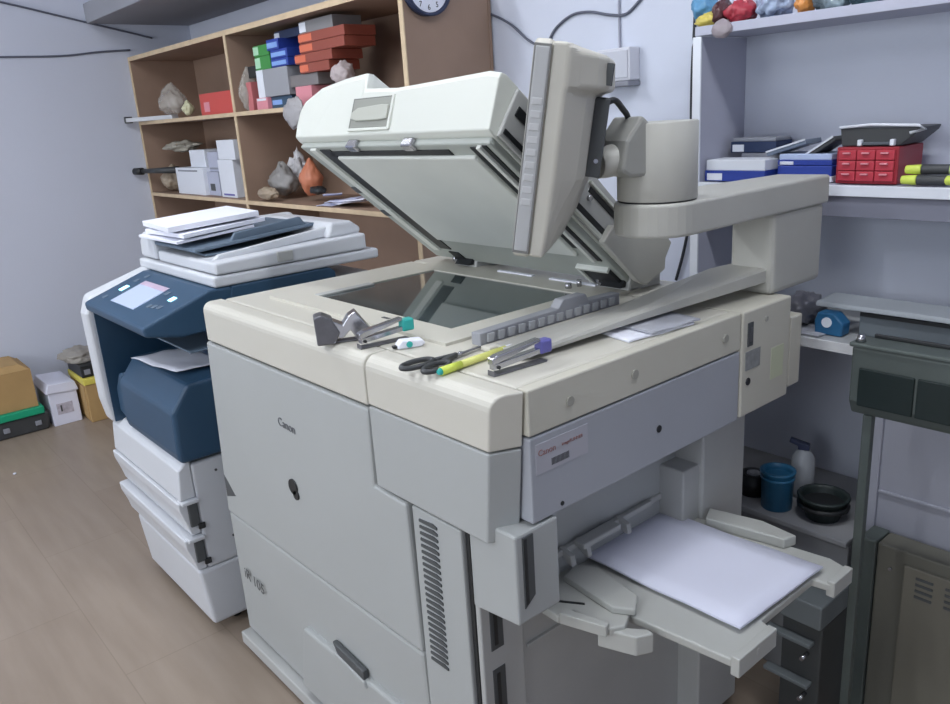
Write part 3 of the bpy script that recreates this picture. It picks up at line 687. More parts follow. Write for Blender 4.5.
stackbox('loose_sheets', -2.50, .965, .31, .25, 1.1565, 1.165, 1, PAPER, 'loose white sheets under the two paper stacks on the blue printer feeder', 'paper', tiltx=4)
o = finish('printed_sheet', sheet('s', [(-2.50, .70), (-2.22, .735), (-2.20, .89), (-2.47, .895)], .806, PAPER, curl=.004, wob=.006), PAPER)
tag(o, 'white printed sheet coming out of the blue printer onto its shelf', 'paper')

# ------------------------------------------------------------------ boxes by the left wall
t = thing('tool_tray', 'charcoal tray with a bright green rim holding a cardboard box', 'tray', (-4.68, .64, 0))
finish('tray_body', MB().prism([(.46, 0), (.80, 0), (.815, .095), (.45, .095)], 'x', -4.86, -4.53), CHAR, t, .012, 3)
finish('green_rim', MB().box(-4.865, -4.515, .45, .79, .095, .135), GREENP, t, .006)
for y in (.585, .735): finish('latch', MB().box(-4.53, -4.518, y, y+.03, .035, .06), GREYC, t, .003)
t = thing('cardboard_box', 'open brown cardboard box sitting in the green-rimmed tray', 'box', (-4.68, .62, .136))
m = MB()
for b in ((-4.84, -4.535, .45, .455, .137, .34), (-4.84, -4.535, .765, .77, .137, .34), (-4.84, -4.835, .455, .765, .137, .34), (-4.54, -4.535, .455, .765, .137, .34), (-4.835, -4.54, .455, .765, .137, .142)): m.box(*b)
finish('carton_wall', m, CARTON, t)
finish('carton_flap', MB().loft([[(-4.84, .46, .335), (-4.54, .46, .335), (-4.54, .77, .335), (-4.84, .77, .335)], [(-4.82, .52, .375), (-4.58, .52, .375), (-4.58, .73, .365), (-4.82, .73, .365)]]), CARTON, t, .003)
t = thing('white_carton', 'low white cardboard box between the green tray and the yellow-taped carton', 'box', (-4.66, .88, 0))
finish('box_body', MB().box(-4.78, -4.53, .822, .962, 0, .19), PAPERL, t, .003)
finish('box_lid', MB().prism([(.81, .185), (.972, .175), (.96, .225), (.83, .235)], 'x', -4.80, -4.52), PAPERL, t, .004)
finish('printed_panel', MB().box(-4.531, -4.528, .85, .93, .06, .12), mat('print_grey', s(185, 180, 192), .6, var=.2, scale=60), t)
finish('printed_mark', MB().box(-4.529, -4.5265, .868, .876, .075, .11), DARKG, t)
t = thing('tall_carton', 'brown cardboard carton with yellow tape around its top edge', 'box', (-4.58, 1.05, 0))
finish('carton_body', MB().box(-4.72, -4.43, .985, 1.15, 0, .21), CARTON, t, .004)
finish('yellow_band', MB().box(-4.725, -4.425, .980, 1.155, .21, .245), YELLOWP, t, .004)
finish('carton_side_panel', MB().prism([(-4.70, .02), (-4.45, .02), (-4.45, .20), (-4.70, .20)], 'y', .9815, .986), CARTON, t)  # thin panel in the same cardboard colour as the body
t = thing('black_case', 'black case lying on top of the yellow-taped carton', 'case', (-4.60, 1.05, .246))
finish('case_body', MB().box(-4.72, -4.45, .985, 1.15, .246, .315), BLACK, t, .006)
finish('case_label', MB().box(-4.451, -4.447, 1.0, 1.03, .262, .29), GREYC, t)
o = finish('grey_pouch', MB().blob((-4.62, 1.02, .335), (.13, .09, .045), 5, .25, .316), mat('pouch_grey', s(150, 145, 138), .7)); tag(o, 'crumpled grey pouch on top of the black case', 'bag')
o = finish('paper_scrap', MB().blob((-4.0, .52, .004), (.010, .008, .004), 2, .2, .0005, 2), PAPER); tag(o, 'tiny white paper scrap on the bare floor', 'scrap')

# ------------------------------------------------------------------ bookcase
YS, YE = 1.66, 2.03
bc = thing('bookcase', 'open brown plywood bookcase with pale edges against the back wall', 'bookcase', (-3.58, 1.85, 0))
TOP = 1.885
def panel(name, x0, x1, z0, z1, y0=YS+.004, y1=YE):
    o = finish(name, MB().box(x0, x1, y0, y1, z0, z1), WOOD, bc)
    return o
def edging(x0, x1, z0, z1, par): finish('edge_strip', MB().box(x0, x1, YS, YS+.004, z0, z1), WOODE, par)
panel('back_board', XL+.005, -2.25, .02, TOP-.02, YE, YE+.012)
for x in (XL+.005, -3.62, -2.275):
    p_ = panel('upright', x, x+.022, 0, TOP-.022); edging(x, x+.022, 0, TOP-.022, p_)
p_ = panel('top_board', XL+.005, -2.253, TOP-.022, TOP); edging(XL+.005, -2.253, TOP-.022, TOP, p_)
for z in (1.535, 1.135, .70, .30):
    for xa, xb in ((XL+.027, -3.62), (-3.598, -2.275)):
        p_ = panel('shelf', xa+.0005, xb-.0005, z-.018, z); edging(xa+.0005, xb-.0005, z-.018, z, p_)
ZA, ZB = 1.5355, 1.1355
# ---- things on the bookcase, surveyed from the photograph on the plane of their fronts
def shelfbox(name, u0, v0, u1, v1, y, depth, zs, m, label, cat, group=None, top=None, lab=None, labm=None, rz=0, bevel=.002):
    """box whose front covers (u0,v0)-(u1,v1); zs = height it stands on or None"""
    a = P(u0, (v0+v1)/2, 'y', y); b = P(u1, (v0+v1)/2, 'y', y)
    c_ = P((u0+u1)/2, v0, 'y', y); d_ = P((u0+u1)/2, v1, 'y', y)
    z0 = d_.z if zs is None else zs; z1 = max(c_.z, z0+.01) if top is None else top
    w = b.x-a.x; cx = (a.x+b.x)/2
    M = rotm(cx, y+depth/2, rz)
    if lab is None:
        o = finish(name, MB(M).box(-w/2, w/2, -depth/2, depth/2, z0, z1), m, None, bevel); tag(o, label, cat, group); return o, z1
    t = thing(name, label, cat, (cx, y+depth/2, z0), group)
    finish('carton', MB(M).box(-w/2, w/2, -depth/2, depth/2, z0, z1), m, t, bevel)
    l0, l1, h0, h1 = lab
    finish('label_patch', MB(M).box(-w/2+w*l0, -w/2+w*l1, -depth/2-.0012, -depth/2+.001, z0+(z1-z0)*h0, z0+(z1-z0)*h1), labm, t)
    return t, z1
def bag(name, u, v, y, r, zs, m, label, seed, amp=.22):
    p = P(u, v, 'y', y)
    z = max(p.z, zs+r[2]*.8) if zs is not None else p.z
    o = finish(name, MB().blob((p.x, y, z), r, seed, amp, zs, 4, .6 if zs is not None and r[2] > .03 else .15), m); tag(o, label, 'bag'); return o
# upper left compartment
bag('plastic_bag', 172, 100, 1.72, (.10, .07, .075), ZA, BAG, 'clear plastic bag slumped on the upper left bookcase shelf', 1)
bag('small_bag', 188, 108, 1.70, (.035, .03, .035), ZA, mat('pale_yellow_bag', s(206, 204, 170), .4), 'small pale yellow bag beside the red box in the upper left compartment', 9)
shelfbox('red_box', 200, 92, 232, 112, 1.69, .16, ZA, mat('coral_red_card', s(200, 78, 70), .5), 'coral red box lying in the upper left bookcase compartment', 'box', lab=(.12, .3, .15, .6), labm=PINK)
t = thing('metal_channel', 'long pale metal channel sticking out past the left edge of the upper shelf', 'channel', (-4.68, 1.66, 1.5355))
M = rotm(-4.67, 1.665, 20, 1.5357)
finish('channel_bar', MB(M).box(-.20, .18, -.022, .022, 0, .022), mat('pale_channel', s(205, 208, 212), .4), t, .002)
finish('channel_end', MB(M).box(-.212, -.2, -.024, .024, -.006, .030), DARKG, t, .002)
# middle left compartment
bag('brown_bag', 174, 178, 1.76, (.068, .07, .075), ZB, BAGT, 'brown paper bag at the far left of the middle shelf', 3, .2)
g = 'white cartons on the middle left shelf'
_, zt = shelfbox('white_box', 177, 168, 204, 190, 1.70, .15, ZB, WHITEB, 'white carton on the middle shelf right of the brown bag', 'box', g, lab=(.1, .8, .86, .92), labm=GREYC)
shelfbox('white_box', 190, 150, 205, 168, 1.74, .12, zt+.001, WHITEB, 'white carton on the middle shelf, upper of the pair beside the brown bag', 'box', g)
_, z1_ = shelfbox('grey_box', 208, 172, 219, 190, 1.72, .13, ZB, mat('pale_blue_grey_card', s(180, 184, 202), .6), 'pale blue-grey carton in the centre of the middle left shelf', 'box', g, lab=(.2, .6, .2, .5), labm=DARKG)
shelfbox('grey_box', 208, 152, 218, 171, 1.74, .12, z1_+.001, mat('pale_blue_grey_card', (0, 0, 0)), 'pale blue-grey carton stacked on its twin on the middle left shelf', 'box', g, lab=(.1, .9, .1, .2), labm=GREYC)
_, z2_ = shelfbox('white_box', 219, 160, 234, 186, 1.70, .15, ZB, WHITEB, 'tall white carton on the middle shelf next to the centre upright', 'box', g, lab=(.15, .85, .05, .1), labm=PURPLE)
shelfbox('white_box', 217, 140, 234, 159, 1.70, .16, z2_+.001, WHITEB, 'white carton topmost of the stack next to the centre upright', 'box', g)
o = bag('crumpled_bag', 183, 146, 1.80, (.17, .08, .03), None, mat('beige_bag', s(170, 165, 152), .5), 'crumpled beige bag lying over the cartons on the middle left shelf', 6, .35)
t = thing('folded_umbrella', 'dark folded umbrella poking out past the left end of the middle shelf', 'umbrella', (XL+.1, 1.68, 1.25))
M = rotm(-4.70, 1.67, 25, 1.262)
finish('umbrella_body', MB(M).cyl((-.14, 0, 0), (.13, 0, .0), .012, .020, n=14), CHAR, t)
finish('umbrella_handle', MB(M).cyl((-.20, 0, 0), (-.14, 0, 0), .020, n=14), BLACK, t)
# upper right compartment: the colourful boxes
g = 'small stationery cartons on the upper right shelf'
_, za = shelfbox('teal_box', 268, 96, 292, 106, 1.71, .14, ZA, mat('dark_teal_card', s(52, 78, 100), .5), 'dark teal flat carton lying on the upper right shelf', 'box', g, lab=(.2, .6, .3, .7), labm=BLUEL)
shelfbox('pink_box', 256, 88, 267, 108, 1.69, .12, ZA, PINK, 'pink carton at the foot of the coloured stack', 'box', g, top=za, lab=(.1, .9, .75, .95), labm=WHITEB)
_, zb = shelfbox('grey_box', 257, 68, 288, 91, 1.70, .16, za+.001, mat('stone_grey_card', s(150, 152, 158), .6), 'grey carton with a white end under the green cartons', 'box', g, lab=(.0, .22, .0, 1), labm=WHITEB)
shelfbox('black_box', 248, 66, 257, 78, 1.72, .12, None, BLACK, 'small black box wedged left of the grey carton', 'box', g)
_, zc = shelfbox('green_box', 255, 56, 270, 66, 1.71, .13, zb+.001, GREENC, 'green carton, lower of the two left in the coloured stack', 'box', g, lab=(.0, .35, .15, .9), labm=mat('mint_card', s(170, 215, 180), .5))
shelfbox('green_box', 253, 45, 268, 55, 1.71, .13, zc+.001, GREENC, 'green carton, upper of the two left in the coloured stack', 'box', g, lab=(.0, .35, .15, .9), labm=MATS['mint_card'])
_, zd = shelfbox('blue_box', 271, 58, 288, 66, 1.70, .14, zb+.001, BLUEC, 'blue carton, lowest of the blue ones in the stack', 'box', g, lab=(.05, .9, .2, .7), labm=BLUEL)
_, ze = shelfbox('blue_box', 270, 49, 287, 57, 1.70, .14, zd+.001, BLUEC, 'blue carton, middle of the blue ones in the stack', 'box', g, lab=(.05, .9, .2, .7), labm=BLUEL)
_, zf = shelfbox('blue_box', 266, 39, 278, 48, 1.70, .14, ze+.001, BLUEC, 'blue carton with a white mark, left of the top row', 'box', g, lab=(.05, .9, .2, .7), labm=BLUEL)
shelfbox('navy_box', 274, 29, 300, 38, 1.74, .14, None, mat('navy_card', s(34, 50, 84), .5), 'navy carton topmost at the left of the coloured stack', 'box', g, lab=(.0, .2, .0, .8), labm=WHITEB)
_, zp = shelfbox('pink_box', 296, 86, 312, 103, 1.70, .13, ZA, PINK, 'dusty pink carton low beside the teal one', 'box', g)
zq = zp
names = ['lowest', 'second from the bottom', 'third from the bottom', 'topmost']
o, zq = shelfbox('charcoal_box', 290, 74, 318, 85, 1.71, .14, zq+.001, mat('taupe_card', s(120, 116, 116), .6), 'taupe carton beneath the orange cartons', 'box', g)
for k, (u0, u1) in enumerate(((292, 322), (288, 326), (294, 340), (294, 341))):
    o, zq = shelfbox('orange_box', u0, 0, u1, 1, 1.70, .14, zq+.001, mat('dark_orange_card', s(142, 72, 58), .5), 'dark orange carton, '+names[k]+' of its pile', 'box', g, top=zq+.001+.036, lab=(.0, .3, .15, .85), labm=ORANGE)
shelfbox('grey_box', 296, 0, 330, 1, 1.71, .13, zq+.001, mat('ash_grey_card', s(128, 128, 130), .6), 'ash grey carton with white end on top of the orange cartons', 'box', g, top=zq+.045, lab=(.0, .2, .1, .9), labm=WHITEB)
bag('plastic_bag', 249, 90, 1.72, (.035, .05, .085), ZA, BAG, 'clear bag with pinkish contents beside the centre upright', 12)
shelfbox('pink_packet', 247, 82, 252, 106, 1.70, .05, ZA, mat('dull_pink_card', s(190, 110, 112), .6), 'dull pink packet inside the clear bag by the centre upright', 'packet')
bag('white_pouch', 343, 74, 1.72, (.05, .045, .045), None, mat('dusky_white_pouch', s(180, 168, 168), .5), 'dusky white pouch at the right of the orange cartons', 14)
bag('hanging_bag', 295, 113, 1.638, (.085, .020, .060), None, mat('milky_grey_plastic', s(165, 163, 165), .35), 'milky grey plastic bag hanging over the upper shelf edge', 15)
# middle right compartment
bag('plastic_bag', 283, 180, 1.79, (.10, .06, .075), ZB, mat('grey_clear_plastic', s(150, 148, 146), .3, alpha=.9, bump=.4, bscale=30), 'grey plastic bag on the middle right shelf', 21)
bag('plastic_bag', 298, 168, 1.885, (.06, .05, .07), ZB, mat('white_film_plastic', s(225, 225, 228), .3), 'white plastic bag peeking up behind the orange pouch', 23, .45)
bag('orange_pouch', 311, 178, 1.76, (.058, .05, .075), ZB, mat('orange_brown_pouch', s(190, 118, 88), .5), 'orange brown pouch on the middle right shelf', 24, .12)
bag('black_pouch', 318, 190, 1.71, (.05, .03, .018), ZB, BLACK, 'small black pouch in front of the orange pouch', 25, .2)
bag('tan_roll', 268, 193, 1.685, (.09, .03, .028), ZB, BAGT, 'tan roll of wrapping plastic along the middle shelf edge', 26, .2)
g = 'loose leaflets on the middle right shelf'
for k, (u, v, w, d, rz, lab) in enumerate(((340, 197, .16, .12, 20, 'undermost white leaflet'), (352, 195, .15, .12, -12, 'white leaflet second from below'), (345, 193, .14, .11, 35, 'white leaflet third from below'), (362, 192, .15, .12, 8, 'topmost white leaflet'), (333, 199, .10, .08, -30, 'small white card sticking out over the edge'))):
    p = P(u, v, 'y', 1.74); zz0 = ZB+.001+k*.008
    c_, s_ = math.cos(math.radians(rz)), math.sin(math.radians(rz))
    cs = [(p.x+c_*a-s_*b, 1.74+s_*a+c_*b) for a, b in ((-w/2, -d/2), (w/2, -d/2), (w/2, d/2), (-w/2, d/2))]
    o = finish('leaflet', sheet('x', cs, zz0, PAPERL, 6, 4, curl=.012, wob=.006, thick=.003, seed=k*3), PAPERL if k % 2 else mat('pale_blue_leaflet', s(190, 194, 218), .6))
    tag(o, lab+' on the middle right bookcase shelf', 'paper', g)
# lower left compartment
g = 'dim things on the low shelf behind the blue printer'
for k, (u0, u1, h, mm, nm, lab) in enumerate(((176, 186, .12, PAPERL, 'stacked_papers', 'low pile of papers on the lowest visible left shelf'), (188, 206, .20, GREYC, 'grey_folder_box', 'grey box on the lowest visible left shelf'), (208, 232, .16, CHAR, 'dark_folder_box', 'dark box next to the grey one on the lowest visible left shelf'))):
    shelfbox(nm, u0, 250, u1, 251, 1.72, .2, .7005, mm, lab, 'box', g, top=.70+h)

# clock on the end of the bookcase
ck = thing('wall_clock', 'round white-faced clock with black rim hung on the bookcase end', 'clock', (-2.245, 1.752, 1.85))
cc = Vector((-2.2525, 1.752, 1.872))
finish('clock_body', MB().cyl(cc, cc+Vector((.022, 0, 0)), .094, .094, n=40), mat('navy_rim', s(48, 56, 84), .4), ck)
finish('clock_face', MB().cyl(cc+Vector((.021, 0, 0)), cc+Vector((.0235, 0, 0)), .084, n=40), PAPER, ck)
rim = MB(); rim.loft([[cc+Vector((x, r*math.cos(a), r*math.sin(a))) for a in [2*PI*i/40 for i in range(40)]] for r, x in ((.094, .020), (.096, .030), (.088, .032), (.084, .024))], True, caps=False)
finish('clock_rim', rim, mat('navy_rim', (0, 0, 0)), ck)
for k in range(1, 13):
    a = PI/2 - k*PI/6
    y, z = cc.y+.068*math.cos(a), cc.z+.068*math.sin(a)
    o = text('numeral', str(k), .024, BLACK, ck, (cc.x+.0242, y-.007*len(str(k)), z-.008), (PI/2, 0, PI/2))
finish('hour_hand', MB().prism([(cc.y-.004, cc.z), (cc.y+.004, cc.z), (cc.y+.030, cc.z+.036)], 'x', cc.x+.0245, cc.x+.026), BLACK, ck)
finish('minute_hand', MB().prism([(cc.y, cc.z-.004), (cc.y, cc.z+.004), (cc.y-.06, cc.z+.02)], 'x', cc.x+.0262, cc.x+.0275), BLACK, ck)

# ------------------------------------------------------------------ wall cables and switch box
def cable(pix, ax, val, r, m, label, name='wall_cable'):
    o = finish(name, MB().tube(smooth_pts([P(u, v, ax, val) for u, v in pix]), r, 8), m); tag(o, label, 'cable'); return o
cable([(470, 10), (490, 14), (510, 24), (528, 40), (541, 46), (548, 42), (556, 28), (572, 15), (590, 12), (610, 15), (626, 14), (640, 0), (650, -12)], 'y', 2.044, .0042, CABLE, 'sagging grey cable strung along the back wall above the monitor')
cable([(619, -14), (619, 10), (620, 50)], 'y', 2.045, .0035, mat('pale_cable', s(150, 152, 166), .5), 'thin straight grey cable running down into the wall switch box')
cable([(697, -14), (695, 20), (692, 80), (691, 160), (691, 210), (684, 250), (676, 280)], 'y', 2.04, .0048, CABLEB, 'black cable hanging down the back wall left of the shelf panel')
cable([(-40, 58), (0, 57), (60, 56), (100, 52), (130, 50)], 'x', XL+.008, .005, CABLE, 'grey cable stretched level along the left wall')
cable([(-40, -6), (5, 3), (60, 16), (110, 28), (152, 38)], 'x', XL+.008, .005, CABLE, 'grey cable slanting down along the left wall under the loft slab')
t = thing('switch_box', 'white surface-mounted socket box on the back wall behind the monitor', 'socket', (-1.68, 2.04, 1.50))
a = P(606, 50, 'y', 2.02); b = P(634, 80, 'y', 2.02)
finish('box_body', MB().box(a.x-.02, b.x, 2.0, 2.049, b.z, a.z), mat('socket_white', s(205, 206, 214), .5), t, .004)
finish('box_plate', MB().box(a.x-.012, b.x-.006, 1.996, 2.0, b.z+.008, a.z-.008), mat('socket_plate', s(190, 192, 202), .5), t, .002)
finish('box_ledge', MB().box(a.x-.03, b.x+.002, 1.99, 2.049, b.z-.016, b.z-.001), mat('socket_ledge', s(130, 132, 142), .5), t, .003)

# ------------------------------------------------------------------ wall shelf unit on the right
YP = 1.84
ws = thing('wall_shelf', 'white wall shelf unit with two boards and a grey side panel', 'shelf', (-.3, 1.95, 0))
SHW = mat('shelf_side_shade_grey', s(176, 178, 194), .7)
finish('side_panel', MB().box(-1.265, -1.247, YP, 2.049, .93, 1.61), SHW, ws, .001)
finish('side_panel_edge', MB().box(-1.268, -1.244, YP-.006, YP, .93, 1.61), WHITEB, ws, .001)
finish('upper_board', MB().box(-1.262, 1.0, YP+.0, 2.049, 1.612, 1.632), SHW, ws, .001)
finish('upper_board_edge', MB().box(-1.262, 1.0, YP-.006, YP, 1.612, 1.634), SHW, ws, .001)  # greyer than the lower edge: its shadow is put into the colour
finish('lower_board', MB().box(-1.2435, 1.0, YP, 2.049, 1.232, 1.250), SHW, ws, .001)
finish('lower_board_edge', MB().box(-1.2435, 1.0, YP-.006, YP, 1.228, 1.252), WHITEB, ws, .001)
finish('lower_board_apron', MB().box(-1.2435, 1.0, YP+.002, YP+.012, 1.180, 1.231), mat('apron_shade_grey', s(120, 122, 136), .7), ws, .001)  # apron strip with the shade below the board in its dark grey
ZU, ZLW = 1.6345, 1.2525
# lower board: stapler cartons, drawers, markers
g = 'flat stationery cartons on the lower wall shelf'
def dbl(name, u0, v0, u1, v1, y, depth, zs, m1, m2, label, frac=.5, group=g, rz=0):
    a = P(u0, (v0+v1)/2, 'y', y); b = P(u1, (v0+v1)/2, 'y', y); c_ = P((u0+u1)/2, v0, 'y', y); d_ = P((u0+u1)/2, v1, 'y', y)
    z0 = d_.z if zs is None else zs; z1 = max(c_.z, z0+.012); w = b.x-a.x; cx = (a.x+b.x)/2; zm = z0+(z1-z0)*frac
    t = thing(name, label, 'box', (cx, y+depth/2, z0), group); M = rotm(cx, y+depth/2, rz)
    finish('lower_shell', MB(M).box(-w/2, w/2, -depth/2, depth/2, z0, zm), m1, t, .001)
    finish('lid', MB(M).box(-w/2+.002, w/2-.002, -depth/2+.002, depth/2-.002, zm, z1), m2, t, .002)
    finish('label_patch', MB(M).box(-w*.46, -w*.2, -depth/2-.001, -depth/2+.001, z0+(zm-z0)*.1, z0+(zm-z0)*.75), WHITEB, t)
    return z1
zz1 = dbl('stapler_box', 705, 160, 765, 181, 1.86, .09, ZLW, BLUEC, WHITEB, 'white-lidded blue carton at the front left of the lower wall shelf')
zz2 = dbl('stapler_box', 740, 153, 785, 176, 1.955, .08, ZLW, BLUEL, GREYC, 'light blue carton under the navy one at the back left of the lower shelf')
dbl('stapler_box', 731, 138, 776, 152, 1.955, .08, zz2+.001, mat('navy_card', (0, 0, 0)), GREYC, 'navy carton with white label stacked at the back left of the lower shelf', .75)
zz3 = dbl('stapler_box', 776, 166, 832, 181, 1.89, .10, ZLW, WHITEB, BLUEC, 'white carton with a blue top band at the middle of the lower shelf', .35)
zz4 = dbl('stapler_box', 778, 154, 832, 166, 1.90, .10, zz3+.001, BLUEC, mat('pale_blue_card', s(175, 190, 222), .5), 'blue carton with pale top, second of the middle pile', .45)
for k, (u0, v0, u1, rz, lab) in enumerate(((768, 146, 808, 8, 'grey cellophane-wrapped packet leaning on the blue cartons'), (806, 140, 838, -6, 'dark flat packet propped beside the red drawers'))):
    a = P(u0, 150, 'y', 1.92); b = P(u1, 150, 'y', 1.92); cx = (a.x+b.x)/2; w = b.x-a.x
    t = thing('flat_packet', lab, 'packet', (cx, 1.95, zz4))
    M = Matrix.Translation((cx, 1.95, zz4+.014)) @ Matrix.Rotation(math.radians(-16 if k == 0 else -32), 4, 'Y')
    finish('packet_body', MB(M).box(-w/2, w/2, -.04, .04, -.006, .006), CHAR if k else mat('steel_blue_film', s(112, 124, 142), .3, var=.15, scale=20), t, .002)
    finish('packet_edge', MB(M).box(-w/2, w/2, -.0425, -.040, .003, .007), WHITEB, t)
a = P(836, 165, 'y', 1.87); b = P(898, 165, 'y', 1.87)
rd = thing('drawer_box', 'red plastic desktop drawer box on the lower wall shelf', 'drawer box', ((a.x+b.x)/2, 1.93, ZLW))
zr = P(865, 147, 'y', 1.87).z
finish('case', MB().box(a.x, b.x, 1.87, 2.0, ZLW, zr), REDD, rd, .003)
for i in range(3):
    for j in range(3):
        wq = (b.x-a.x-.012)/3; hq = (zr-ZLW-.012)/3
        x0 = a.x+.006+i*wq; z0 = ZLW+.006+j*hq
        f_ = finish('drawer', MB().box(x0+.001, x0+wq-.001, 1.864, 1.872, z0+.001, z0+hq-.001), RED, rd, .002)
        finish('pull', MB().box(x0+wq*.3, x0+wq*.7, 1.858, 1.865, z0+hq*.62, z0+hq*.78), PINK, f_, .001)
t = thing('file_tray', 'black document tray with pale rim resting on the red drawer box', 'tray', ((a.x+b.x)/2, 1.93, zr))
c0 = P(838, 130, 'y', 1.88); c1 = P(925, 128, 'y', 1.88)
finish('tray_body', MB().prism([(a.x+.005, zr+.001), (b.x-.004, zr+.001), (b.x+.03, zr+.03), (c1.x-.01, zr+.04), (a.x, zr+.042)], 'y', 1.88, 2.0), CHAR, t, .003)
finish('tray_rim', MB().tube([(a.x, 1.877, zr+.043), ((a.x+b.x)/2, 1.877, zr+.048), (c1.x-.012, 1.877, zr+.044), (c1.x, 1.885, zr+.036), (c1.x-.03, 1.88, zr+.028)], .0032), WHITEB, t)
finish('tray_pull', MB().box(a.x+.05, b.x-.02, 1.872, 1.881, zr+.004, zr+.010), mat('smoke_plastic', s(90, 96, 104), .3), t, .001)
for q in (.045, b.x-a.x-.022): finish('pull_clip', MB().box(a.x+q, a.x+q+.010, 1.869, 1.881, zr+.002, zr+.016), WHITEB, t, .002)
def marker(u, v, ln, y, z, rz, label):
    p = P(u, v, 'y', y); t = thing('marker_pen', label, 'marker pen', (p.x, y, z), 'lime-capped marker pens on the lower wall shelf')
    d = Vector((math.cos(math.radians(rz)), math.sin(math.radians(rz)), 0)); a = Vector((p.x, y, z+.0115))
    finish('cap', MB().cyl(a, a+d*.032, .009, .011, n=16), LIME, t, .002); finish('barrel', MB().cyl(a+d*.0325, a+d*(ln-.014), .011, n=16), CHAR, t, .001)
    finish('end_plug', MB().cyl(a+d*(ln-.0135), a+d*ln, .010, .008, n=16), mat('pale_lime', s(190, 205, 150), .4), t)
marker(902, 172, .105, 1.865, ZLW, 3, 'black marker pen with lime cap nearest the front of the lower wall shelf')
marker(906, 165, .10, 1.872, ZLW+.0215, 6, 'black marker pen with lime cap lying behind the front one')
marker(940, 168, .10, 1.87, ZLW, -5, 'dark marker pen at the right edge of the picture')
# upper board: bags
UB = [('blue_bag', 706, 6, (.035, .04, .045), s(96, 150, 190), 'light blue packet at the left end of the upper wall shelf'),
      ('yellow_bag', 710, 20, (.042, .028, .018), s(204, 186, 90), 'yellow packet drooping at the left end of the upper wall shelf'),
      ('red_bag', 742, 12, (.040, .04, .032), s(168, 52, 66), 'red packet on the upper wall shelf'),
      ('orange_bag', 806, 8, (.022, .03, .028), s(206, 138, 72), 'orange packet among the clear bags on the upper wall shelf'),
      ('brown_bag', 724, 14, (.020, .04, .035), s(78, 40, 44), 'dark maroon packet between the yellow and red ones')]
for k, (nm, u, v, r, c_, lab) in enumerate(UB):
    bag(nm, u, v, 1.865 if nm == 'yellow_bag' else 1.925 if nm == 'blue_bag' else 1.87, r, ZU, mat(nm+'_film', c_, .3, bump=.3, bscale=40), lab, 40+k, .25)
for k, (u, v, w, c_, lab) in enumerate(((775, 10, .048, s(150, 165, 190), 'clear bluish bag right of the red packet'), (832, 6, .045, s(120, 135, 142), 'grey clear bag right of the orange packet'), (868, 4, .042, s(96, 122, 132), 'grey teal bag near the right of the upper wall shelf'), (906, 2, .036, s(110, 112, 125), 'dull grey bag, rightmost on the upper wall shelf'))):
    bag('packed_bag', u, v, 1.89, (w, .05, .045), ZU, mat('film_%s' % 'abcd'[k], c_, .2, bump=.6, bscale=60, var=.35, scale=40), lab, 60+k, .35)
bag('round_pouch', 722, 29, 1.832, (.028, .012, .022), None, mat('mauve_film', s(150, 140, 145), .4), 'small mauve pouch hanging at the left end of the upper shelf edge', 71, .1)

# ------------------------------------------------------------------ counter, bench and things at the right
l = bpy.data.lights.new('doorway_fill', 'AREA'); l.shape = 'RECTANGLE'; l.size = 1.0; l.size_y = 1.9; l.energy = 8; l.color = (.92, .95, 1)  # weak fill through the added doorway, lifts the dim lower right
o = bpy.data.objects.new('doorway_fill', l); COL.objects.link(o); o.location = (XR+.12, -.9, 1.05); o.rotation_euler = (PI/2, 0, PI/2)
ct = thing('counter', 'pale narrow counter along the back wall behind the copier', 'counter', (-.2, 1.9, 0))
finish('counter_top', MB().box(-1.6, 1.0, 1.75, 2.049, .892, .908), mat('counter_top', s(158, 160, 162), .6, var=.05), ct, .002)
finish('counter_edge', MB().box(-1.6, 1.0, 1.744, 1.75, .886, .910), mat('counter_edge', s(205, 206, 208), .5), ct, .001)
finish('counter_panel', MB().box(-.735, 1.0, 1.775, 1.795, .455, .890), mat('counter_panel', s(150, 152, 163), .7), ct, .002)  # white panel toned grey to carry the shade it stands in
finish('counter_panel_frame', MB().box(-.742, -.700, 1.765, 1.776, .455, .890), mat('counter_panel', (0, 0, 0)), ct, .002)
finish('counter_moulding', MB().box(-.700, 1.0, 1.769, 1.776, .560, .568), mat('counter_panel', (0, 0, 0)), ct, .002)
bh = thing('low_bench', 'low grey bench with a ledge under the counter', 'bench', (-.9, 1.9, 0))
finish('bench_body', MB().box(-1.62, -.735, 1.72, 2.049, 0, .425), BENCH, bh, .004)
finish('bench_ledge', MB().box(-1.62, -.735, 1.705, 2.049, .425, .440), mat('bench_ledge', s(150, 151, 154), .6), bh, .003)
ZBN = .4405
def pot(name, c, r0, r1, h, m, label, cat, inner=None, rim=.004, n=28):
    t = thing(name, label, cat, (c[0], c[1], ZBN))
    pr = [(0.001, 0), (r0, 0), (r1, h), (r1+rim, h+.002), (r1+rim, h+.008), (r1-.003, h+.008), (r1-.005, h-.002), (max(r0-.006, .002), .006), (.001, .006)]
    finish('vessel', MB().lathe(pr, (c[0], c[1], ZBN), n), m, t)
    return t
t = pot('blue_cup', (-.945, 1.765), .038, .040, .095, CUPB, 'blue plastic cup standing on the low bench', 'cup')
finish('cup_band', MB().lathe([(.0405, 0), (.0425, .001), (.0425, .006), (.0405, .007)], (-.945, 1.765, ZBN+.08), 28), CUPB, t)
t = pot('dark_basket', (-.835, 1.790), .040, .058, .052, BASKET, 'round dark plastic basket right of the blue cup', 'basket', n=16)
finish('basket_band', MB().lathe([(.056, 0), (.062, .001), (.062, .010), (.056, .011)], (-.835, 1.790, ZBN+.030), 16), BLACK, t)
finish('basket_floor', MB().cyl((-.835, 1.79, ZBN+.012), (-.835, 1.79, ZBN+.020), .042, n=16), CHAR, t)
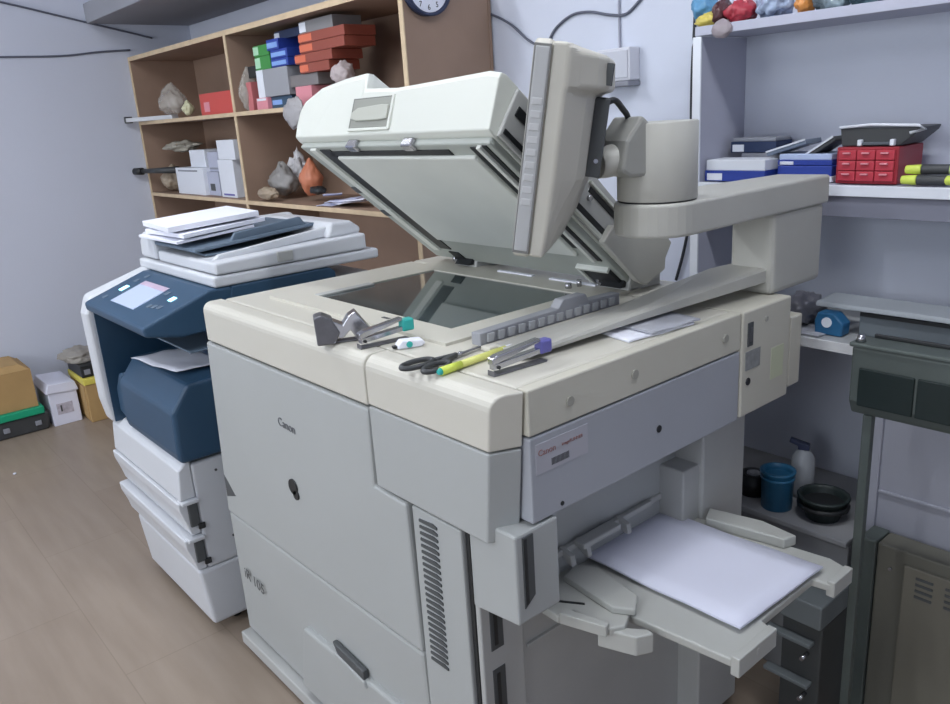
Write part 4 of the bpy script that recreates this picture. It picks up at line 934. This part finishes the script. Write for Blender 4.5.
t = thing('tape_roll', 'black roll of tape with grey core left of the blue cup', 'tape roll', (-1.03, 1.79, ZBN))
finish('roll', MB().lathe([(.018, 0), (.036, 0), (.036, .055), (.018, .055), (.018, 0)], (-1.03, 1.795, ZBN), 28), BLACK, t)
finish('core', MB().lathe([(.012, 0), (.0175, 0), (.0175, .058), (.012, .058), (.012, 0)], (-1.03, 1.795, ZBN), 20), GREYC, t)
t = thing('squeeze_bottle', 'pale plastic bottle with a dark cap behind the blue cup', 'bottle', (-.93, 1.86, ZBN))
finish('bottle_body', MB().lathe([(.001, 0), (.028, 0), (.029, .01), (.029, .105), (.018, .125), (.012, .130), (.001, .130)], (-.93, 1.865, ZBN), 24), mat('cloudy_bottle', s(160, 164, 170), .3), t)
finish('bottle_cap', MB(rotm(-.93, 1.865, 20, ZBN)).prism([(-.014, .130), (.014, .130), (.014, .145), (-.034, .158), (-.036, .148), (-.014, .140)], 'y', -.010, .010), mat('navy_rim', (0, 0, 0)), t, .002)
# on the counter
o = finish('crumpled_sack', MB().blob((-.955, 1.86, .945), (.050, .06, .042), 80, .3, .909), BAGG); tag(o, 'crumpled dark grey plastic bag on the counter behind the copier', 'bag')
t = thing('tape_dispenser', 'blue plastic tape dispenser on the counter', 'tape dispenser', (-.86, 1.81, .909))
finish('dispenser_body', MB().prism([(-.885, .909), (-.820, .909), (-.818, .940), (-.84, .962), (-.88, .962), (-.887, .94)], 'y', 1.79, 1.83), mat('deep_blue_plastic', s(40, 98, 140), .4), t, .004, 3)
finish('dispenser_hub', MB().cyl((-.856, 1.787, .940), (-.856, 1.833, .940), .012, n=16), WHITEB, t)
lm = thing('laminator', 'long pale grey laminator lying along the counter', 'laminator', (-.4, 1.88, .909))
finish('machine_body', MB().prism([(1.83, .909), (1.90, .909), (1.90, .968), (1.83, .968)], 'x', -.80, .0), mat('laminator_grey', s(108, 116, 122), .5), lm, .004)
finish('machine_slot', MB().box(-.795, .0, 1.822, 1.835, .958, .966), BLACK, lm)
finish('machine_lid', MB().prism([(1.815, .969), (1.915, .974), (1.915, .984), (1.82, .981)], 'x', -.90, .02), mat('laminator_lid', s(158, 164, 170), .5), lm, .004)
# loose papers on the counter
o = finish('leaflet', sheet('q', [(-1.0, 1.77), (-.86, 1.76), (-.85, 1.86), (-.98, 1.88)], .9105, PAPER, 6, 4, wob=.003, thick=.002), mat('grey_leaflet', (0, 0, 0))); tag(o, 'grey printed leaflet lying on the counter beside the copier', 'paper')

# dark green metal stand in front
st = thing('metal_stand', 'dark green metal stand with recessed front panels on thin legs', 'stand', (-.4, 1.6, 0))
a0 = P(855, 340, 'y', 1.5)
SX0, SX1 = -.665, .25
finish('stand_frame', MB().prism([(1.50, .875), (1.515, .845), (1.545, .845), (1.545, .985), (1.50, .985)], 'x', SX0, SX1), STANDG, st, .005)
finish('stand_top', MB().box(SX0-.004, SX1, 1.495, 1.555, .985, .994), STANDG, st, .003)
finish('stand_rear_lip', MB().box(SX0+.02, SX1, 1.548, 1.555, .994, 1.002), BLACK, st, .002)
for x0, x1 in ((SX0+.018, -.545), (-.540, -.40), (-.395, -.25)):
    finish('recessed_panel', MB().box(x0, x1, 1.496, 1.501, .868, .945), STANDD, st, .002)
for x, y in ((SX0+.035, 1.52), (SX1-.03, 1.52)):
    finish('leg', MB().box(x-.009, x+.009, y-.009, y+.009, 0, .846), STANDG, st, .002)
finish('corner_knob', MB().cyl((SX0+.012, 1.51, .994), (SX0+.012, 1.51, 1.008), .010, .006, n=14), METAL, st)
# old beige metal cabinet low at the right
cb = thing('metal_cabinet', 'low beige grey metal cabinet with vent slots under the stand', 'cabinet', (-.2, 1.68, 0))
finish('cabinet_body', MB().box(-.662, .4, 1.70, 1.765, 0, .474), CABM, cb, .004)
finish('cabinet_post', MB().box(-.700, -.663, 1.692, 1.765, 0, .478), STANDG, cb, .003)
finish('vented_plate', MB().box(-.600, .4, 1.692, 1.701, .04, .445), mat('cabinet_plate', s(112, 109, 98), .6, var=.08, scale=3), cb, .003)
for cxx in (-.555, -.495):
    for k in range(4):
        finish('vent_slot', MB().box(cxx-.018, cxx+.018, 1.6895, 1.693, .420-k*.015, .426-k*.015), DARKG, cb, .001)
finish('cabinet_screw', MB().cyl((-.63, 1.694, .42), (-.63, 1.702, .42), .004, n=10), METAL, cb)
# small grey pedal machine / drawer unit left of the cabinet
pu = thing('cable_box', 'small dark grey metal box with protruding rails beneath the copier tray', 'box', (-.75, 1.62, 0))
finish('box_shell', MB().box(-.80, -.705, 1.55, 1.70, 0, .30), mat('dark_metal', s(70, 72, 72), .5, var=.1), pu, .004)
finish('box_top', MB().box(-.82, -.703, 1.535, 1.70, .30, .36), mat('mid_metal', s(112, 118, 120), .5), pu, .004)
for z in (.25, .14):
    finish('rail', MB().box(-.83, -.72, 1.525, 1.55, z, z+.010), mat('mid_metal', (0, 0, 0)), pu, .002)
    finish('rail_screw', MB().cyl((-.735, 1.520, z-.03), (-.735, 1.552, z-.03), .005, n=10), METAL, pu)

# ------------------------------------------------------------------ camera, world, view
cd = bpy.data.cameras.new('camera'); co = bpy.data.objects.new('camera', cd); COL.objects.link(co)
cd.sensor_fit = 'HORIZONTAL'; cd.sensor_width = 36; cd.lens = F_PX/950*36; cd.clip_start = .02
R = Matrix((RT, UP, -FW)).transposed().to_4x4(); co.matrix_world = Matrix.Translation(CAM) @ R
SC.camera = co
w = bpy.data.worlds.new('world'); SC.world = w; w.use_nodes = True
w.node_tree.nodes['Background'].inputs[0].default_value = (.75, .82, 1, 1); w.node_tree.nodes['Background'].inputs[1].default_value = .3
SC.view_settings.view_transform = 'Standard'; SC.view_settings.look = 'None'; SC.view_settings.gamma = 1; SC.view_settings.exposure = -0.09
SC.view_settings.use_curve_mapping = False
